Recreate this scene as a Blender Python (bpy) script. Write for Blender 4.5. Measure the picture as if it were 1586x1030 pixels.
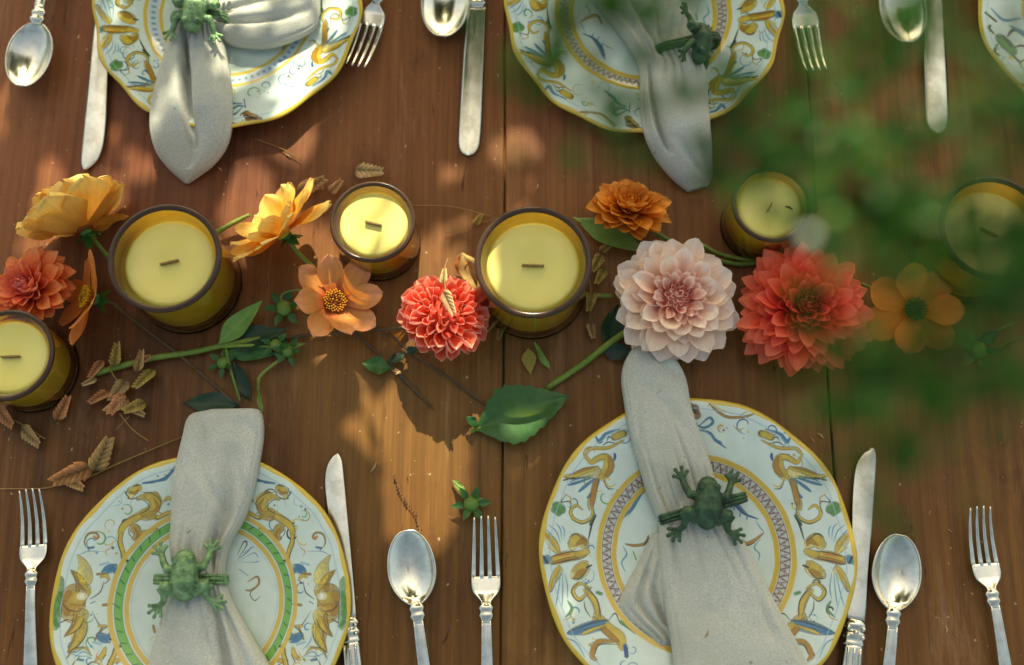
import bpy, bmesh, math, random
import numpy as np
from mathutils import Vector, Matrix, noise

for o in list(bpy.data.objects):
    bpy.data.objects.remove(o)
SC = bpy.context.scene
COL = SC.collection
R = math.radians
PI = math.pi

# ---------------------------------------------------------------- camera
H = 0.97            # lens height above the table top
F = 1710.0          # focal length in photo pixels
TILT = R(14.3)
CT, ST = math.cos(TILT), math.sin(TILT)
cam = bpy.data.cameras.new('camera')
cam.sensor_width = 36.0
cam.lens = 36.0 * F / 1586.0
cam.clip_start = 0.02
cam.clip_end = 400
cam.dof.use_dof = True
cam.dof.focus_distance = 0.955
cam.dof.aperture_fstop = 2.9
cam.dof.aperture_blades = 0
camo = bpy.data.objects.new('camera', cam)
camo.location = (0, 0, H)
camo.rotation_euler = (TILT, 0, 0)
COL.objects.link(camo)
SC.camera = camo

# ---------------------------------------------------------------- light
SUN_EL, SUN_AZ = R(40), R(3)          # azimuth measured from +Y towards +X
SUNV = Vector((math.sin(SUN_AZ) * math.cos(SUN_EL), math.cos(SUN_AZ) * math.cos(SUN_EL), math.sin(SUN_EL)))
w = bpy.data.worlds.new('World')
SC.world = w
w.use_nodes = True
nt = w.node_tree
nt.nodes.clear()
sky = nt.nodes.new('ShaderNodeTexSky')
sky.sky_type = 'NISHITA'
sky.sun_disc = False
sky.sun_elevation = SUN_EL
sky.sun_rotation = SUN_AZ
sky.air_density = 1.0
sky.dust_density = 5.0
sky.ozone_density = 0.4
bg = nt.nodes.new('ShaderNodeBackground')
bg.inputs['Strength'].default_value = 0.15
wo = nt.nodes.new('ShaderNodeOutputWorld')
nt.links.new(sky.outputs[0], bg.inputs[0])
nt.links.new(bg.outputs[0], wo.inputs[0])
sl = bpy.data.lights.new('sun', 'SUN')
sl.energy = 4.0
sl.angle = R(0.5)
sl.color = (1.0, 0.955, 0.945)
so = bpy.data.objects.new('sun', sl)
so.rotation_euler = SUNV.to_track_quat('Z', 'Y').to_euler()
so.location = SUNV * 5
COL.objects.link(so)
SC.view_settings.view_transform = 'Standard'
SC.view_settings.look = 'None'
SC.view_settings.exposure = 1.0
SC.view_settings.gamma = 1.0
SC.view_settings.use_curve_mapping = False
SC.view_settings.use_white_balance = True     # the camera is balanced for leafy open shade
SC.view_settings.white_balance_temperature = 8600
SC.view_settings.white_balance_tint = 0
SC.render.engine = 'CYCLES'
SC.cycles.max_bounces = 10
SC.cycles.transparent_max_bounces = 16
SC.cycles.caustics_reflective = False
SC.cycles.use_denoising = True


# ---------------------------------------------------------------- helpers
def at(x, y, z=0.0):
    """point of the photograph (pixels of the 1586 x 1030 picture) at height z above the table"""
    u, v = x - 793.0, 515.0 - y
    d = Vector((u, v * CT + F * ST, v * ST - F * CT))
    s = (z - H) / d.z
    return Vector((d.x * s, d.y * s, z))


def pxm(y, z=0.0):
    """photo pixels per metre at row y, height z"""
    return (F * CT - (515.0 - y) * ST) / (H - z)


def pix(p):
    q = Vector(p) - Vector((0, 0, H))
    xc, yc, zc = q.x, q.y * CT + q.z * ST, -q.y * ST + q.z * CT
    return 793 + F * xc / -zc, 515 - F * yc / -zc


def lin(c):
    def f(v):
        v /= 255.0
        return v / 12.92 if v <= 0.04045 else ((v + 0.055) / 1.055) ** 2.4
    return tuple(f(v) for v in c)


def lerp(a, b, t):
    return a + (b - a) * t


def sm(t):
    t = max(0.0, min(1.0, t))
    return t * t * (3 - 2 * t)


def mix3(a, b, t):
    return tuple(a[i] + (b[i] - a[i]) * t for i in range(3))


def interp(tab, s):
    """piecewise smooth value table [(s, v), ...]"""
    if s <= tab[0][0]:
        return tab[0][1]
    for (a, va), (b, vb) in zip(tab, tab[1:]):
        if s <= b:
            return lerp(va, vb, (s - a) / (b - a) if b > a else 0)
    return tab[-1][1]


def catmull(P, n):
    """n samples of a Catmull-Rom curve through the points (any dimension)"""
    P = [np.array(p, float) for p in P]
    if len(P) == 2:
        return [P[0] + (P[1] - P[0]) * k / (n - 1) for k in range(n)]
    Q = [2 * P[0] - P[1]] + P + [2 * P[-1] - P[-2]]
    out = []
    m = len(P) - 1
    for k in range(n):
        t = k / (n - 1) * m
        i = min(int(t), m - 1)
        t -= i
        p0, p1, p2, p3 = Q[i:i + 4]
        out.append(0.5 * (2 * p1 + (p2 - p0) * t + (2 * p0 - 5 * p1 + 4 * p2 - p3) * t * t
                          + (3 * p1 - p0 - 3 * p2 + p3) * t ** 3))
    return out


class G:
    """a bag of vertices, faces, per-vertex colours and face materials"""
    def __init__(s):
        s.v, s.f, s.c, s.m = [], [], [], []

    def add(s, v, f, c=None, m=0):
        b = len(s.v)
        s.v += [tuple(p) for p in v]
        s.f += [tuple(i + b for i in q) for q in f]
        s.m += [m] * len(f)
        s.c += list(c) if c is not None else [(1, 1, 1)] * len(v)
        return s

    def grid(s, rows, c=None, cu=False, cap0=False, cap1=False, m=0):
        """rows of points -> quads; cu closes every row"""
        nr, nc = len(rows), len(rows[0])
        v = [p for r in rows for p in r]
        f = []
        for i in range(nr - 1):
            for j in range(nc if cu else nc - 1):
                k = (j + 1) % nc
                f.append((i * nc + j, i * nc + k, (i + 1) * nc + k, (i + 1) * nc + j))
        if cap0:
            f.append(tuple(range(nc - 1, -1, -1)))
        if cap1:
            f.append(tuple((nr - 1) * nc + j for j in range(nc)))
        return s.add(v, f, c, m)

    def tube(s, P, rad, n=8, c=None, flat=1.0, m=0):
        P = [Vector(p) for p in P]
        if not hasattr(rad, '__len__'):
            rad = [rad] * len(P)
        rows = []
        prev = None
        for i, p in enumerate(P):
            t = (P[min(i + 1, len(P) - 1)] - P[max(i - 1, 0)])
            t = t.normalized() if t.length > 1e-9 else Vector((0, 1, 0))
            up = Vector((0, 0, 1)) if abs(t.z) < 0.9 else Vector((0, 1, 0))
            a = t.cross(up).normalized()
            if prev is not None and a.dot(prev) < 0:
                a = -a
            prev = a
            b = a.cross(t).normalized()
            rows.append([p + a * (math.cos(2 * PI * k / n) * rad[i]) + b * (math.sin(2 * PI * k / n) * rad[i] * flat)
                         for k in range(n)])
        cc = None
        if c is not None:
            cc = [c] * (len(P) * n)
        return s.grid(rows, cc, cu=True, cap0=True, cap1=True, m=m)

    def lathe(s, prof, n=48, m=0, close=False):
        rows = [[(r * math.cos(2 * PI * k / n), r * math.sin(2 * PI * k / n), z) for k in range(n)] for r, z in prof]
        if close:
            rows.append(rows[0])
        return s.grid(rows, None, cu=True, m=m)

    def box(s, a, b, m=0):
        x0, y0, z0 = a
        x1, y1, z1 = b
        v = [(x0, y0, z0), (x1, y0, z0), (x1, y1, z0), (x0, y1, z0), (x0, y0, z1), (x1, y0, z1), (x1, y1, z1), (x0, y1, z1)]
        f = [(0, 3, 2, 1), (4, 5, 6, 7), (0, 1, 5, 4), (1, 2, 6, 5), (2, 3, 7, 6), (3, 0, 4, 7)]
        return s.add(v, f, None, m)

    def mesh(s, name, mats, smooth=True, fix=True):
        me = bpy.data.meshes.new(name)
        me.from_pydata([tuple(p) for p in s.v], [], s.f)
        if fix:
            bm = bmesh.new()
            bm.from_mesh(me)
            # keep colours aligned: no merging, only recalculated winding
            bmesh.ops.recalc_face_normals(bm, faces=bm.faces)
            bm.to_mesh(me)
            bm.free()
        at_ = me.color_attributes.new('Col', 'FLOAT_COLOR', 'POINT')
        arr = np.ones((len(s.v), 4), np.float32)
        arr[:, :3] = np.array(s.c, np.float32)
        at_.data.foreach_set('color', arr.ravel())
        for q in (mats if isinstance(mats, (list, tuple)) else [mats]):
            me.materials.append(q)
        me.polygons.foreach_set('material_index', np.array(s.m, np.int32))
        if smooth:
            me.polygons.foreach_set('use_smooth', np.ones(len(s.f), bool))
        me.update()
        return me


def link(name, me, parent=None, M=None):
    o = bpy.data.objects.new(name, me)
    COL.objects.link(o)
    if parent is not None:
        o.parent = parent
    if M is not None:
        o.matrix_local = M
    return o


def part(name, g, mats, parent, M=None, smooth=True, fix=True):
    return link(name, g.mesh(name, mats, smooth, fix), parent, M)


def tag(o, label, cat, group=None, kind=None):
    if label:
        o['label'] = label
    if cat:
        o['category'] = cat
    if group:
        o['group'] = group
    if kind:
        o['kind'] = kind
    return o


def thing(name, label, cat, loc=(0, 0, 0), rz=0.0, group=None):
    o = bpy.data.objects.new(name, None)
    o.empty_display_size = 0.02
    COL.objects.link(o)
    o.location = loc
    o.rotation_euler = (0, 0, rz)
    return tag(o, label, cat, group)


def dup(root, label, loc, rz, scale=1.0):
    """a copy of a thing with copies of its parts and sub-parts"""
    r = root.copy()
    COL.objects.link(r)
    r.location = loc
    r.rotation_euler = (0, 0, rz)
    r.scale = (scale,) * 3
    r['label'] = label
    for ch in list(root.children):
        c = ch.copy()
        COL.objects.link(c)
        c.parent = r
        for g in list(ch.children):
            d = g.copy()
            COL.objects.link(d)
            d.parent = c
    return r


# ---------------------------------------------------------------- materials
def newmat(name):
    m = bpy.data.materials.new(name)
    m.use_nodes = True
    t = m.node_tree
    b = t.nodes['Principled BSDF']
    return m, t, b, t.nodes['Material Output']


def N(t, kind, **kw):
    n = t.nodes.new('ShaderNode' + kind)
    for k, v in kw.items():
        if k.startswith('i_'):
            n.inputs[k[2:].replace('_', ' ')].default_value = v
        else:
            setattr(n, k, v)
    return n


def ramp(t, stops, src=None):
    n = t.nodes.new('ShaderNodeValToRGB')
    e = n.color_ramp.elements
    while len(e) > 1:
        e.remove(e[-1])
    e[0].position = stops[0][0]
    e[0].color = (*stops[0][1], 1)
    for p, c in stops[1:]:
        q = e.new(p)
        q.color = (*c, 1)
    if src is not None:
        t.links.new(src, n.inputs[0])
    return n


def mixc(t, a, b, fac, mode='MIX'):
    n = t.nodes.new('ShaderNodeMix')
    n.data_type = 'RGBA'
    n.blend_type = mode
    if isinstance(fac, (int, float)):
        n.inputs[0].default_value = fac
    else:
        t.links.new(fac, n.inputs[0])
    for s, k in ((a, 6), (b, 7)):
        if isinstance(s, tuple):
            n.inputs[k].default_value = (*s[:3], 1)
        else:
            t.links.new(s, n.inputs[k])
    return n.outputs[2]


def noise_tex(t, scale, detail=4, rough=0.55, mapscale=(1, 1, 1), coord='Object', dist=0.0):
    tc = N(t, 'TexCoord')
    mp = N(t, 'Mapping')
    mp.inputs['Scale'].default_value = mapscale
    t.links.new(tc.outputs[coord], mp.inputs[0])
    n = N(t, 'TexNoise')
    n.inputs['Scale'].default_value = scale
    n.inputs['Detail'].default_value = detail
    n.inputs['Roughness'].default_value = rough
    n.inputs['Distortion'].default_value = dist
    t.links.new(mp.outputs[0], n.inputs['Vector'])
    return n


def bump(t, b, h, strength=0.3, dist=0.001):
    n = N(t, 'Bump')
    n.inputs['Strength'].default_value = strength
    n.inputs['Distance'].default_value = dist
    t.links.new(h, n.inputs['Height'])
    t.links.new(n.outputs[0], b.inputs['Normal'])
    return n


def mat_wood():
    m, t, b, o = newmat('table_wood')
    oi = N(t, 'ObjectInfo')
    tc = N(t, 'TexCoord')
    off = N(t, 'VectorMath', operation='SCALE')
    off.inputs[0].default_value = (3.1, 7.7, 1.3)
    t.links.new(oi.outputs['Random'], off.inputs['Scale'])
    ad = N(t, 'VectorMath', operation='ADD')
    t.links.new(tc.outputs['Object'], ad.inputs[0])
    t.links.new(off.outputs[0], ad.inputs[1])

    def nz(scale, ms, detail=6, rough=0.6, dist=0.0):
        mp = N(t, 'Mapping')
        mp.inputs['Scale'].default_value = ms
        t.links.new(ad.outputs[0], mp.inputs[0])
        n = N(t, 'TexNoise')
        n.inputs['Scale'].default_value = scale
        n.inputs['Detail'].default_value = detail
        n.inputs['Roughness'].default_value = rough
        n.inputs['Distortion'].default_value = dist
        t.links.new(mp.outputs[0], n.inputs['Vector'])
        return n.outputs[0]
    broad = nz(5.0, (1, 0.45, 1), 4, 0.55)
    base = ramp(t, [(0.30, lin((96, 56, 31))), (0.48, lin((118, 73, 41))), (0.70, lin((138, 94, 56)))], broad).outputs[0]
    tint = nz(2.2, (1, 0.7, 1), 3)
    base = mixc(t, base, lin((140, 105, 48)), ramp(t, [(0.45, (0, 0, 0)), (0.75, (0.7, 0.7, 0.7))], tint).outputs[0])
    grain = nz(160.0, (1, 0.022, 1), 5, 0.65, 0.3)
    base = mixc(t, base, (0.35, 0.27, 0.22), ramp(t, [(0.37, (0.5, 0.5, 0.5)), (0.60, (0, 0, 0))], grain).outputs[0], 'MULTIPLY')
    fine = nz(620.0, (1, 0.03, 1), 3, 0.7)
    base = mixc(t, base, lin((190, 150, 110)), ramp(t, [(0.60, (0, 0, 0)), (0.82, (0.2, 0.2, 0.2))], fine).outputs[0])
    sep = N(t, 'SeparateXYZ')
    t.links.new(tc.outputs['Object'], sep.inputs[0])
    fx = N(t, 'MapRange')
    for k_, v_ in (('From Min', 0.15), ('From Max', 0.42)):
        fx.inputs[k_].default_value = v_
    t.links.new(sep.outputs[1], fx.inputs[0])
    base = mixc(t, mixc(t, base, (0.97, 1.05, 0.72), 0.9, 'MULTIPLY'), mixc(t, base, (1.10, 0.88, 0.86), 0.85, 'MULTIPLY'), fx.outputs[0])
    worn = nz(26.0, (1, 0.10, 1), 6, 0.75, 0.6)
    base = mixc(t, base, lin((170, 132, 98)), ramp(t, [(0.58, (0, 0, 0)), (0.76, (0.45, 0.45, 0.45))], worn).outputs[0])
    dirt = nz(70.0, (1, 0.12, 1), 4, 0.7, 1.5)
    base = mixc(t, base, (0.25, 0.17, 0.12), ramp(t, [(0.29, (0.8, 0.8, 0.8)), (0.35, (0, 0, 0))], dirt).outputs[0], 'MULTIPLY')
    blot = nz(14.0, (1, 0.6, 1), 5, 0.7)
    base = mixc(t, base, (0.30, 0.2, 0.14), ramp(t, [(0.30, (0.5, 0.5, 0.5)), (0.45, (0, 0, 0))], blot).outputs[0], 'MULTIPLY')
    spk = nz(230.0, (1, 0.7, 1), 2, 0.4)
    base = mixc(t, base, lin((205, 180, 140)), ramp(t, [(0.735, (0, 0, 0)), (0.77, (0.5, 0.5, 0.5))], spk).outputs[0])
    t.links.new(base, b.inputs['Base Color'])
    rr = ramp(t, [(0.3, (0.42, 0.42, 0.42)), (0.7, (0.62, 0.62, 0.62))], nz(30.0, (1, 0.2, 1), 5)).outputs[0]
    t.links.new(rr, b.inputs['Roughness'])
    b.inputs['Specular IOR Level'].default_value = 0.25
    bump(t, b, mixc(t, grain, fine, 0.4), 0.35, 0.0008)
    return m


def mat_simple(name, col, rough=0.5, metal=0.0, nscale=None, namt=0.2, bumpamt=0.0, dist=0.0005, spec=None, var=None):
    m, t, b, o = newmat(name)
    b.inputs['Base Color'].default_value = (*col, 1)
    b.inputs['Roughness'].default_value = rough
    b.inputs['Metallic'].default_value = metal
    if spec is not None:
        b.inputs['Specular IOR Level'].default_value = spec
    if nscale:
        n = noise_tex(t, nscale, 5, 0.6)
        c2 = var if var else tuple(c * (1 - namt) for c in col)
        t.links.new(ramp(t, [(0.35, col), (0.65, c2)], n.outputs[0]).outputs[0], b.inputs['Base Color'])
        if bumpamt:
            bump(t, b, n.outputs[0], bumpamt, dist)
    return m


def mat_silver():
    m, t, b, o = newmat('silver')
    n = noise_tex(t, 60, 6, 0.65)
    t.links.new(ramp(t, [(0.3, (0.52, 0.50, 0.40)), (0.6, (0.76, 0.75, 0.65))], n.outputs[0]).outputs[0], b.inputs['Base Color'])
    n2 = noise_tex(t, 240, 4, 0.7, (1, 0.1, 1))
    t.links.new(ramp(t, [(0.3, (0.12, 0.12, 0.12)), (0.7, (0.24, 0.24, 0.24))], n2.outputs[0]).outputs[0], b.inputs['Roughness'])
    b.inputs['Metallic'].default_value = 1.0
    bump(t, b, n.outputs[0], 0.03, 0.0004)
    return m


def mat_petal(name, trans=0.25, rough=0.55, veins=0.12):
    m, t, b, o = newmat(name)
    ca = N(t, 'VertexColor', layer_name='Col')
    n = noise_tex(t, 300, 3, 0.6, (1, 0.08, 1))
    vc = mixc(t, ca.outputs[0], (0.55, 0.5, 0.45), ramp(t, [(0.35, (veins * 2, ) * 3), (0.6, (0, 0, 0))], n.outputs[0]).outputs[0], 'MULTIPLY')
    oi = N(t, 'ObjectInfo')
    vc = mixc(t, vc, ramp(t, [(0.0, (.86, .80, .74)), (0.3, (1, 1, 1)), (1.0, (1.04, 1.02, 1.0))], oi.outputs['Random']).outputs[0], 0.8, 'MULTIPLY')
    br = noise_tex(t, 55, 3, 0.6)
    vc = mixc(t, vc, (0.72, 0.55, 0.38), ramp(t, [(0.66, (0, 0, 0)), (0.76, (.45, .45, .45))], br.outputs[0]).outputs[0], 'MULTIPLY')
    t.links.new(vc, b.inputs['Base Color'])
    b.inputs['Roughness'].default_value = rough
    b.inputs['Specular IOR Level'].default_value = 0.25
    bump(t, b, n.outputs[0], 0.25, 0.0005)
    tr = N(t, 'BsdfTranslucent')
    t.links.new(vc, tr.inputs[0])
    ms = N(t, 'MixShader')
    ms.inputs[0].default_value = trans
    t.links.new(b.outputs[0], ms.inputs[1])
    t.links.new(tr.outputs[0], ms.inputs[2])
    t.links.new(ms.outputs[0], o.inputs[0])
    return m


def mat_leaf(name, col, col2, rough=0.4, trans=0.2, spec=0.4, scale=60):
    m, t, b, o = newmat(name)
    ca = N(t, 'VertexColor', layer_name='Col')
    oi = N(t, 'ObjectInfo')
    n = noise_tex(t, scale, 4, 0.6)
    c = ramp(t, [(0.3, col), (0.7, col2)], n.outputs[0]).outputs[0]
    c = mixc(t, c, ca.outputs[0], 1.0, 'MULTIPLY')
    c = mixc(t, c, ramp(t, [(0.0, (.66, .68, .70)), (0.4, (.95, 1.0, .8)), (0.7, (1.12, 1.0, .9)), (1.0, (1.28, 1.2, 1.1))], oi.outputs['Random']).outputs[0], 0.75, 'MULTIPLY')
    t.links.new(c, b.inputs['Base Color'])
    b.inputs['Roughness'].default_value = rough
    b.inputs['Specular IOR Level'].default_value = spec
    bump(t, b, n.outputs[0], 0.3, 0.0006)
    tr = N(t, 'BsdfTranslucent')
    t.links.new(c, tr.inputs[0])
    ms = N(t, 'MixShader')
    ms.inputs[0].default_value = trans
    t.links.new(b.outputs[0], ms.inputs[1])
    t.links.new(tr.outputs[0], ms.inputs[2])
    t.links.new(ms.outputs[0], o.inputs[0])
    return m


def mat_linen():
    m, t, b, o = newmat('linen')
    n = noise_tex(t, 700, 3, 0.8)
    n2 = noise_tex(t, 9, 4, 0.6)
    c = ramp(t, [(0.35, lin((170, 172, 160))), (0.65, lin((202, 205, 195)))], n.outputs[0]).outputs[0]
    c = mixc(t, c, lin((164, 165, 149)), ramp(t, [(0.4, (0.5, 0.5, 0.5)), (0.65, (0, 0, 0))], n2.outputs[0]).outputs[0])
    fl = noise_tex(t, 130, 2, 0.4)
    c = mixc(t, c, lin((120, 105, 80)), ramp(t, [(0.74, (0, 0, 0)), (0.78, (0.6, 0.6, 0.6))], fl.outputs[0]).outputs[0])
    t.links.new(c, b.inputs['Base Color'])
    b.inputs['Roughness'].default_value = 0.95
    b.inputs['Specular IOR Level'].default_value = 0.1
    b.inputs['Sheen Weight'].default_value = 0.15
    tc = N(t, 'TexCoord')
    wv = N(t, 'TexWave', bands_direction='X')
    wv.inputs['Scale'].default_value = 260
    wv.inputs['Distortion'].default_value = 2
    t.links.new(tc.outputs['Object'], wv.inputs[0])
    wv2 = N(t, 'TexWave', bands_direction='Y')
    wv2.inputs['Scale'].default_value = 260
    wv2.inputs['Distortion'].default_value = 2
    t.links.new(tc.outputs['Object'], wv2.inputs[0])
    bump(t, b, mixc(t, mixc(t, wv.outputs[0], wv2.outputs[0], 0.5), n.outputs[0], 0.5), 0.5, 0.0006)
    return m


def mat_glass(name, col, gl=0.1, rough=0.04):
    m, t, b, o = newmat(name)
    t.nodes.remove(b)
    tr = N(t, 'BsdfTransparent')
    tr.inputs[0].default_value = (*col, 1)
    gs = N(t, 'BsdfGlossy')
    gs.inputs['Color'].default_value = (0.95, 0.9, 0.85, 1)
    gs.inputs['Roughness'].default_value = rough
    fr = N(t, 'Fresnel')
    fr.inputs[0].default_value = 1.5
    ad = N(t, 'Math', operation='ADD')
    ad.inputs[1].default_value = gl * 0.2
    t.links.new(fr.outputs[0], ad.inputs[0])
    ms = N(t, 'MixShader')
    t.links.new(ad.outputs[0], ms.inputs[0])
    t.links.new(tr.outputs[0], ms.inputs[1])
    t.links.new(gs.outputs[0], ms.inputs[2])
    t.links.new(ms.outputs[0], o.inputs[0])
    return m


def mat_wax():
    m, t, b, o = newmat('candle_wax')
    n = noise_tex(t, 25, 3, 0.5)
    t.links.new(ramp(t, [(0.3, lin((226, 212, 112))), (0.7, lin((234, 222, 136)))], n.outputs[0]).outputs[0], b.inputs['Base Color'])
    b.inputs['Roughness'].default_value = 0.38
    b.inputs['Subsurface Weight'].default_value = 0.25
    b.inputs['Subsurface Radius'].default_value = (0.01, 0.008, 0.003)
    b.inputs['Subsurface Scale'].default_value = 0.6
    bump(t, b, n.outputs[0], 0.12, 0.002)
    return m


WOOD = mat_wood()
SILVER = mat_silver()
LINEN = mat_linen()
PETAL = mat_petal('flower_petal', 0.30)
STEM = mat_leaf('green_stem', lin((96, 122, 48)), lin((120, 140, 62)), 0.5, 0.0)
STEMB = mat_simple('brown_stem', lin((98, 74, 44)), 0.7, 0, 90, 0.4, 0.2)
STRAW = mat_leaf('dry_grass', lin((172, 140, 98)), lin((200, 168, 124)), 0.75, 0.15, 0.2, 200)
LEAF = mat_leaf('dark_green_leaf', lin((38, 88, 38)), lin((54, 106, 46)), 0.38, 0.12)
LEAFL = mat_leaf('light_green_leaf', lin((98, 138, 62)), lin((118, 152, 72)), 0.45, 0.2)
LEAFD = mat_leaf('deep_green_leaf', lin((26, 56, 40)), lin((38, 68, 46)), 0.42, 0.1)
TREEL = mat_leaf('tree_leaf', lin((92, 130, 56)), lin((122, 154, 72)), 0.5, 0.5, 0.3, 8)
SPRIG = mat_leaf('sprig_leaf', lin((28, 82, 18)), lin((48, 106, 28)), 0.45, 0.4, 0.35, 120)
BARK = mat_simple('bark', lin((92, 76, 60)), 0.9, 0, 14, 0.5, 0.8, 0.01)
GLASS = mat_glass('amber_glass', (0.99, 0.80, 0.40))
GLASSI = mat_glass('amber_glass_inside', (0.97, 0.84, 0.52))
GRIM = mat_simple('amber_glass_rim', (0.055, 0.027, 0.016), 0.18, 0, None, spec=0.3)
WAX = mat_wax()
WICK = mat_simple('wooden_wick', lin((158, 126, 78)), 0.8, 0, 300, 0.4)
GRASS = mat_simple('lawn', lin((74, 92, 42)), 0.95, 0, 6, 0.5)
STAMEN = mat_petal('stamen', 0.0, 0.7)


def mat_frog(name, c1, c2, c3):
    m, t, b, o = newmat(name)
    n = noise_tex(t, 110, 5, 0.65)
    c = ramp(t, [(0.34, c2), (0.55, c1), (0.72, c3)], n.outputs[0]).outputs[0]
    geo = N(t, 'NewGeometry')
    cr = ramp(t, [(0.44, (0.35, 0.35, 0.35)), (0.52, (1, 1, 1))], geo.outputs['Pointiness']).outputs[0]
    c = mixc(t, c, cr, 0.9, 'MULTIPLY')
    t.links.new(c, b.inputs['Base Color'])
    b.inputs['Roughness'].default_value = 0.46
    b.inputs['Metallic'].default_value = 0.4
    bump(t, b, n.outputs[0], 0.9, 0.002)
    return m


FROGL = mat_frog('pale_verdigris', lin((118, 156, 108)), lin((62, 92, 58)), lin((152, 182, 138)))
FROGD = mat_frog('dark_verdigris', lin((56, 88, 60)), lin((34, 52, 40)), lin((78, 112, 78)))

# ---------------------------------------------------------------- ground and table
g = G()
g.grid([[(-60 + 12 * i, -60 + 12 * j, -0.76) for i in range(11)] for j in range(11)])
lawn = part('ground', g, GRASS, None)
lawn['kind'] = 'structure'

TABLE = thing('dining_table', 'long brown wooden dining table of wide planks under the place settings', 'table', (0, 0, 0), 0)
YT0, YT1 = -0.10, 0.98
YAW = 0.0089


def seam(xp):
    p = at(xp, 515)
    return p.x - 0.0 * p.y


sx = [at(-140, 400).x - 0.9, at(-140, 400).x, at(779.5, 500).x, at(1277, 500).x, at(1277, 500).x + 0.29, at(1277, 500).x + 0.62, at(1277, 500).x + 1.05]
seam_y = at(779, 500).y
for k, (x0, x1) in enumerate(zip(sx, sx[1:])):
    g = G()
    gap = 0.0009
    a, b_ = x0 + gap, x1 - gap
    e = 0.0012
    rows = []
    for j in range(26):
        y = YT0 + (YT1 - YT0) * j / 25
        ql, qr = 0.0006 * math.sin(7 * y + 3 * k), 0.0006 * math.sin(7 * y + 3 * k + 3)
        xa, xb, t_ = a + ql, b_ + qr, gap * .98
        rows.append([(xa - t_, y, -0.032), (xa - t_, y, -0.006), (xa, y, -0.0058), (xa, y, -e), (xa + e * 0.4, y, -e * 0.35), (xa + e * 1.3, y, 0),
                     (xb - e * 1.3, y, 0), (xb - e * 0.4, y, -e * 0.35), (xb, y, -e), (xb, y, -0.0058), (xb + t_, y, -0.006), (xb + t_, y, -0.032)])
    g.grid(rows, None, cu=True, cap0=True, cap1=True)
    o = part('plank', g, WOOD, TABLE, smooth=False)
    o.location.x = 0
    o.rotation_euler.z = -YAW * 0.6
    # keep the joint at its place in the middle of the table
    o.location = (-math.sin(YAW * 0.6) * 0.25, 0, 0)
for lx in (-1.1, 1.15):
    for ly in (0.02, 0.86):
        g = G()
        g.tube([(lx, ly, -0.76), (lx, ly, -0.4), (lx, ly, -0.033)], [0.028, 0.036, 0.042], 12)
        part('leg', g, WOOD, TABLE)
for ly in (0.0, 0.88):
    g = G()
    g.box((-1.08, ly - 0.012, -0.13), (1.12, ly + 0.012, -0.0335))
    part('apron', g, WOOD, TABLE, smooth=False)


# ---------------------------------------------------------------- plates: painted majolica
def srgb01(c):
    return np.array(c, float) / 255.0


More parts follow.
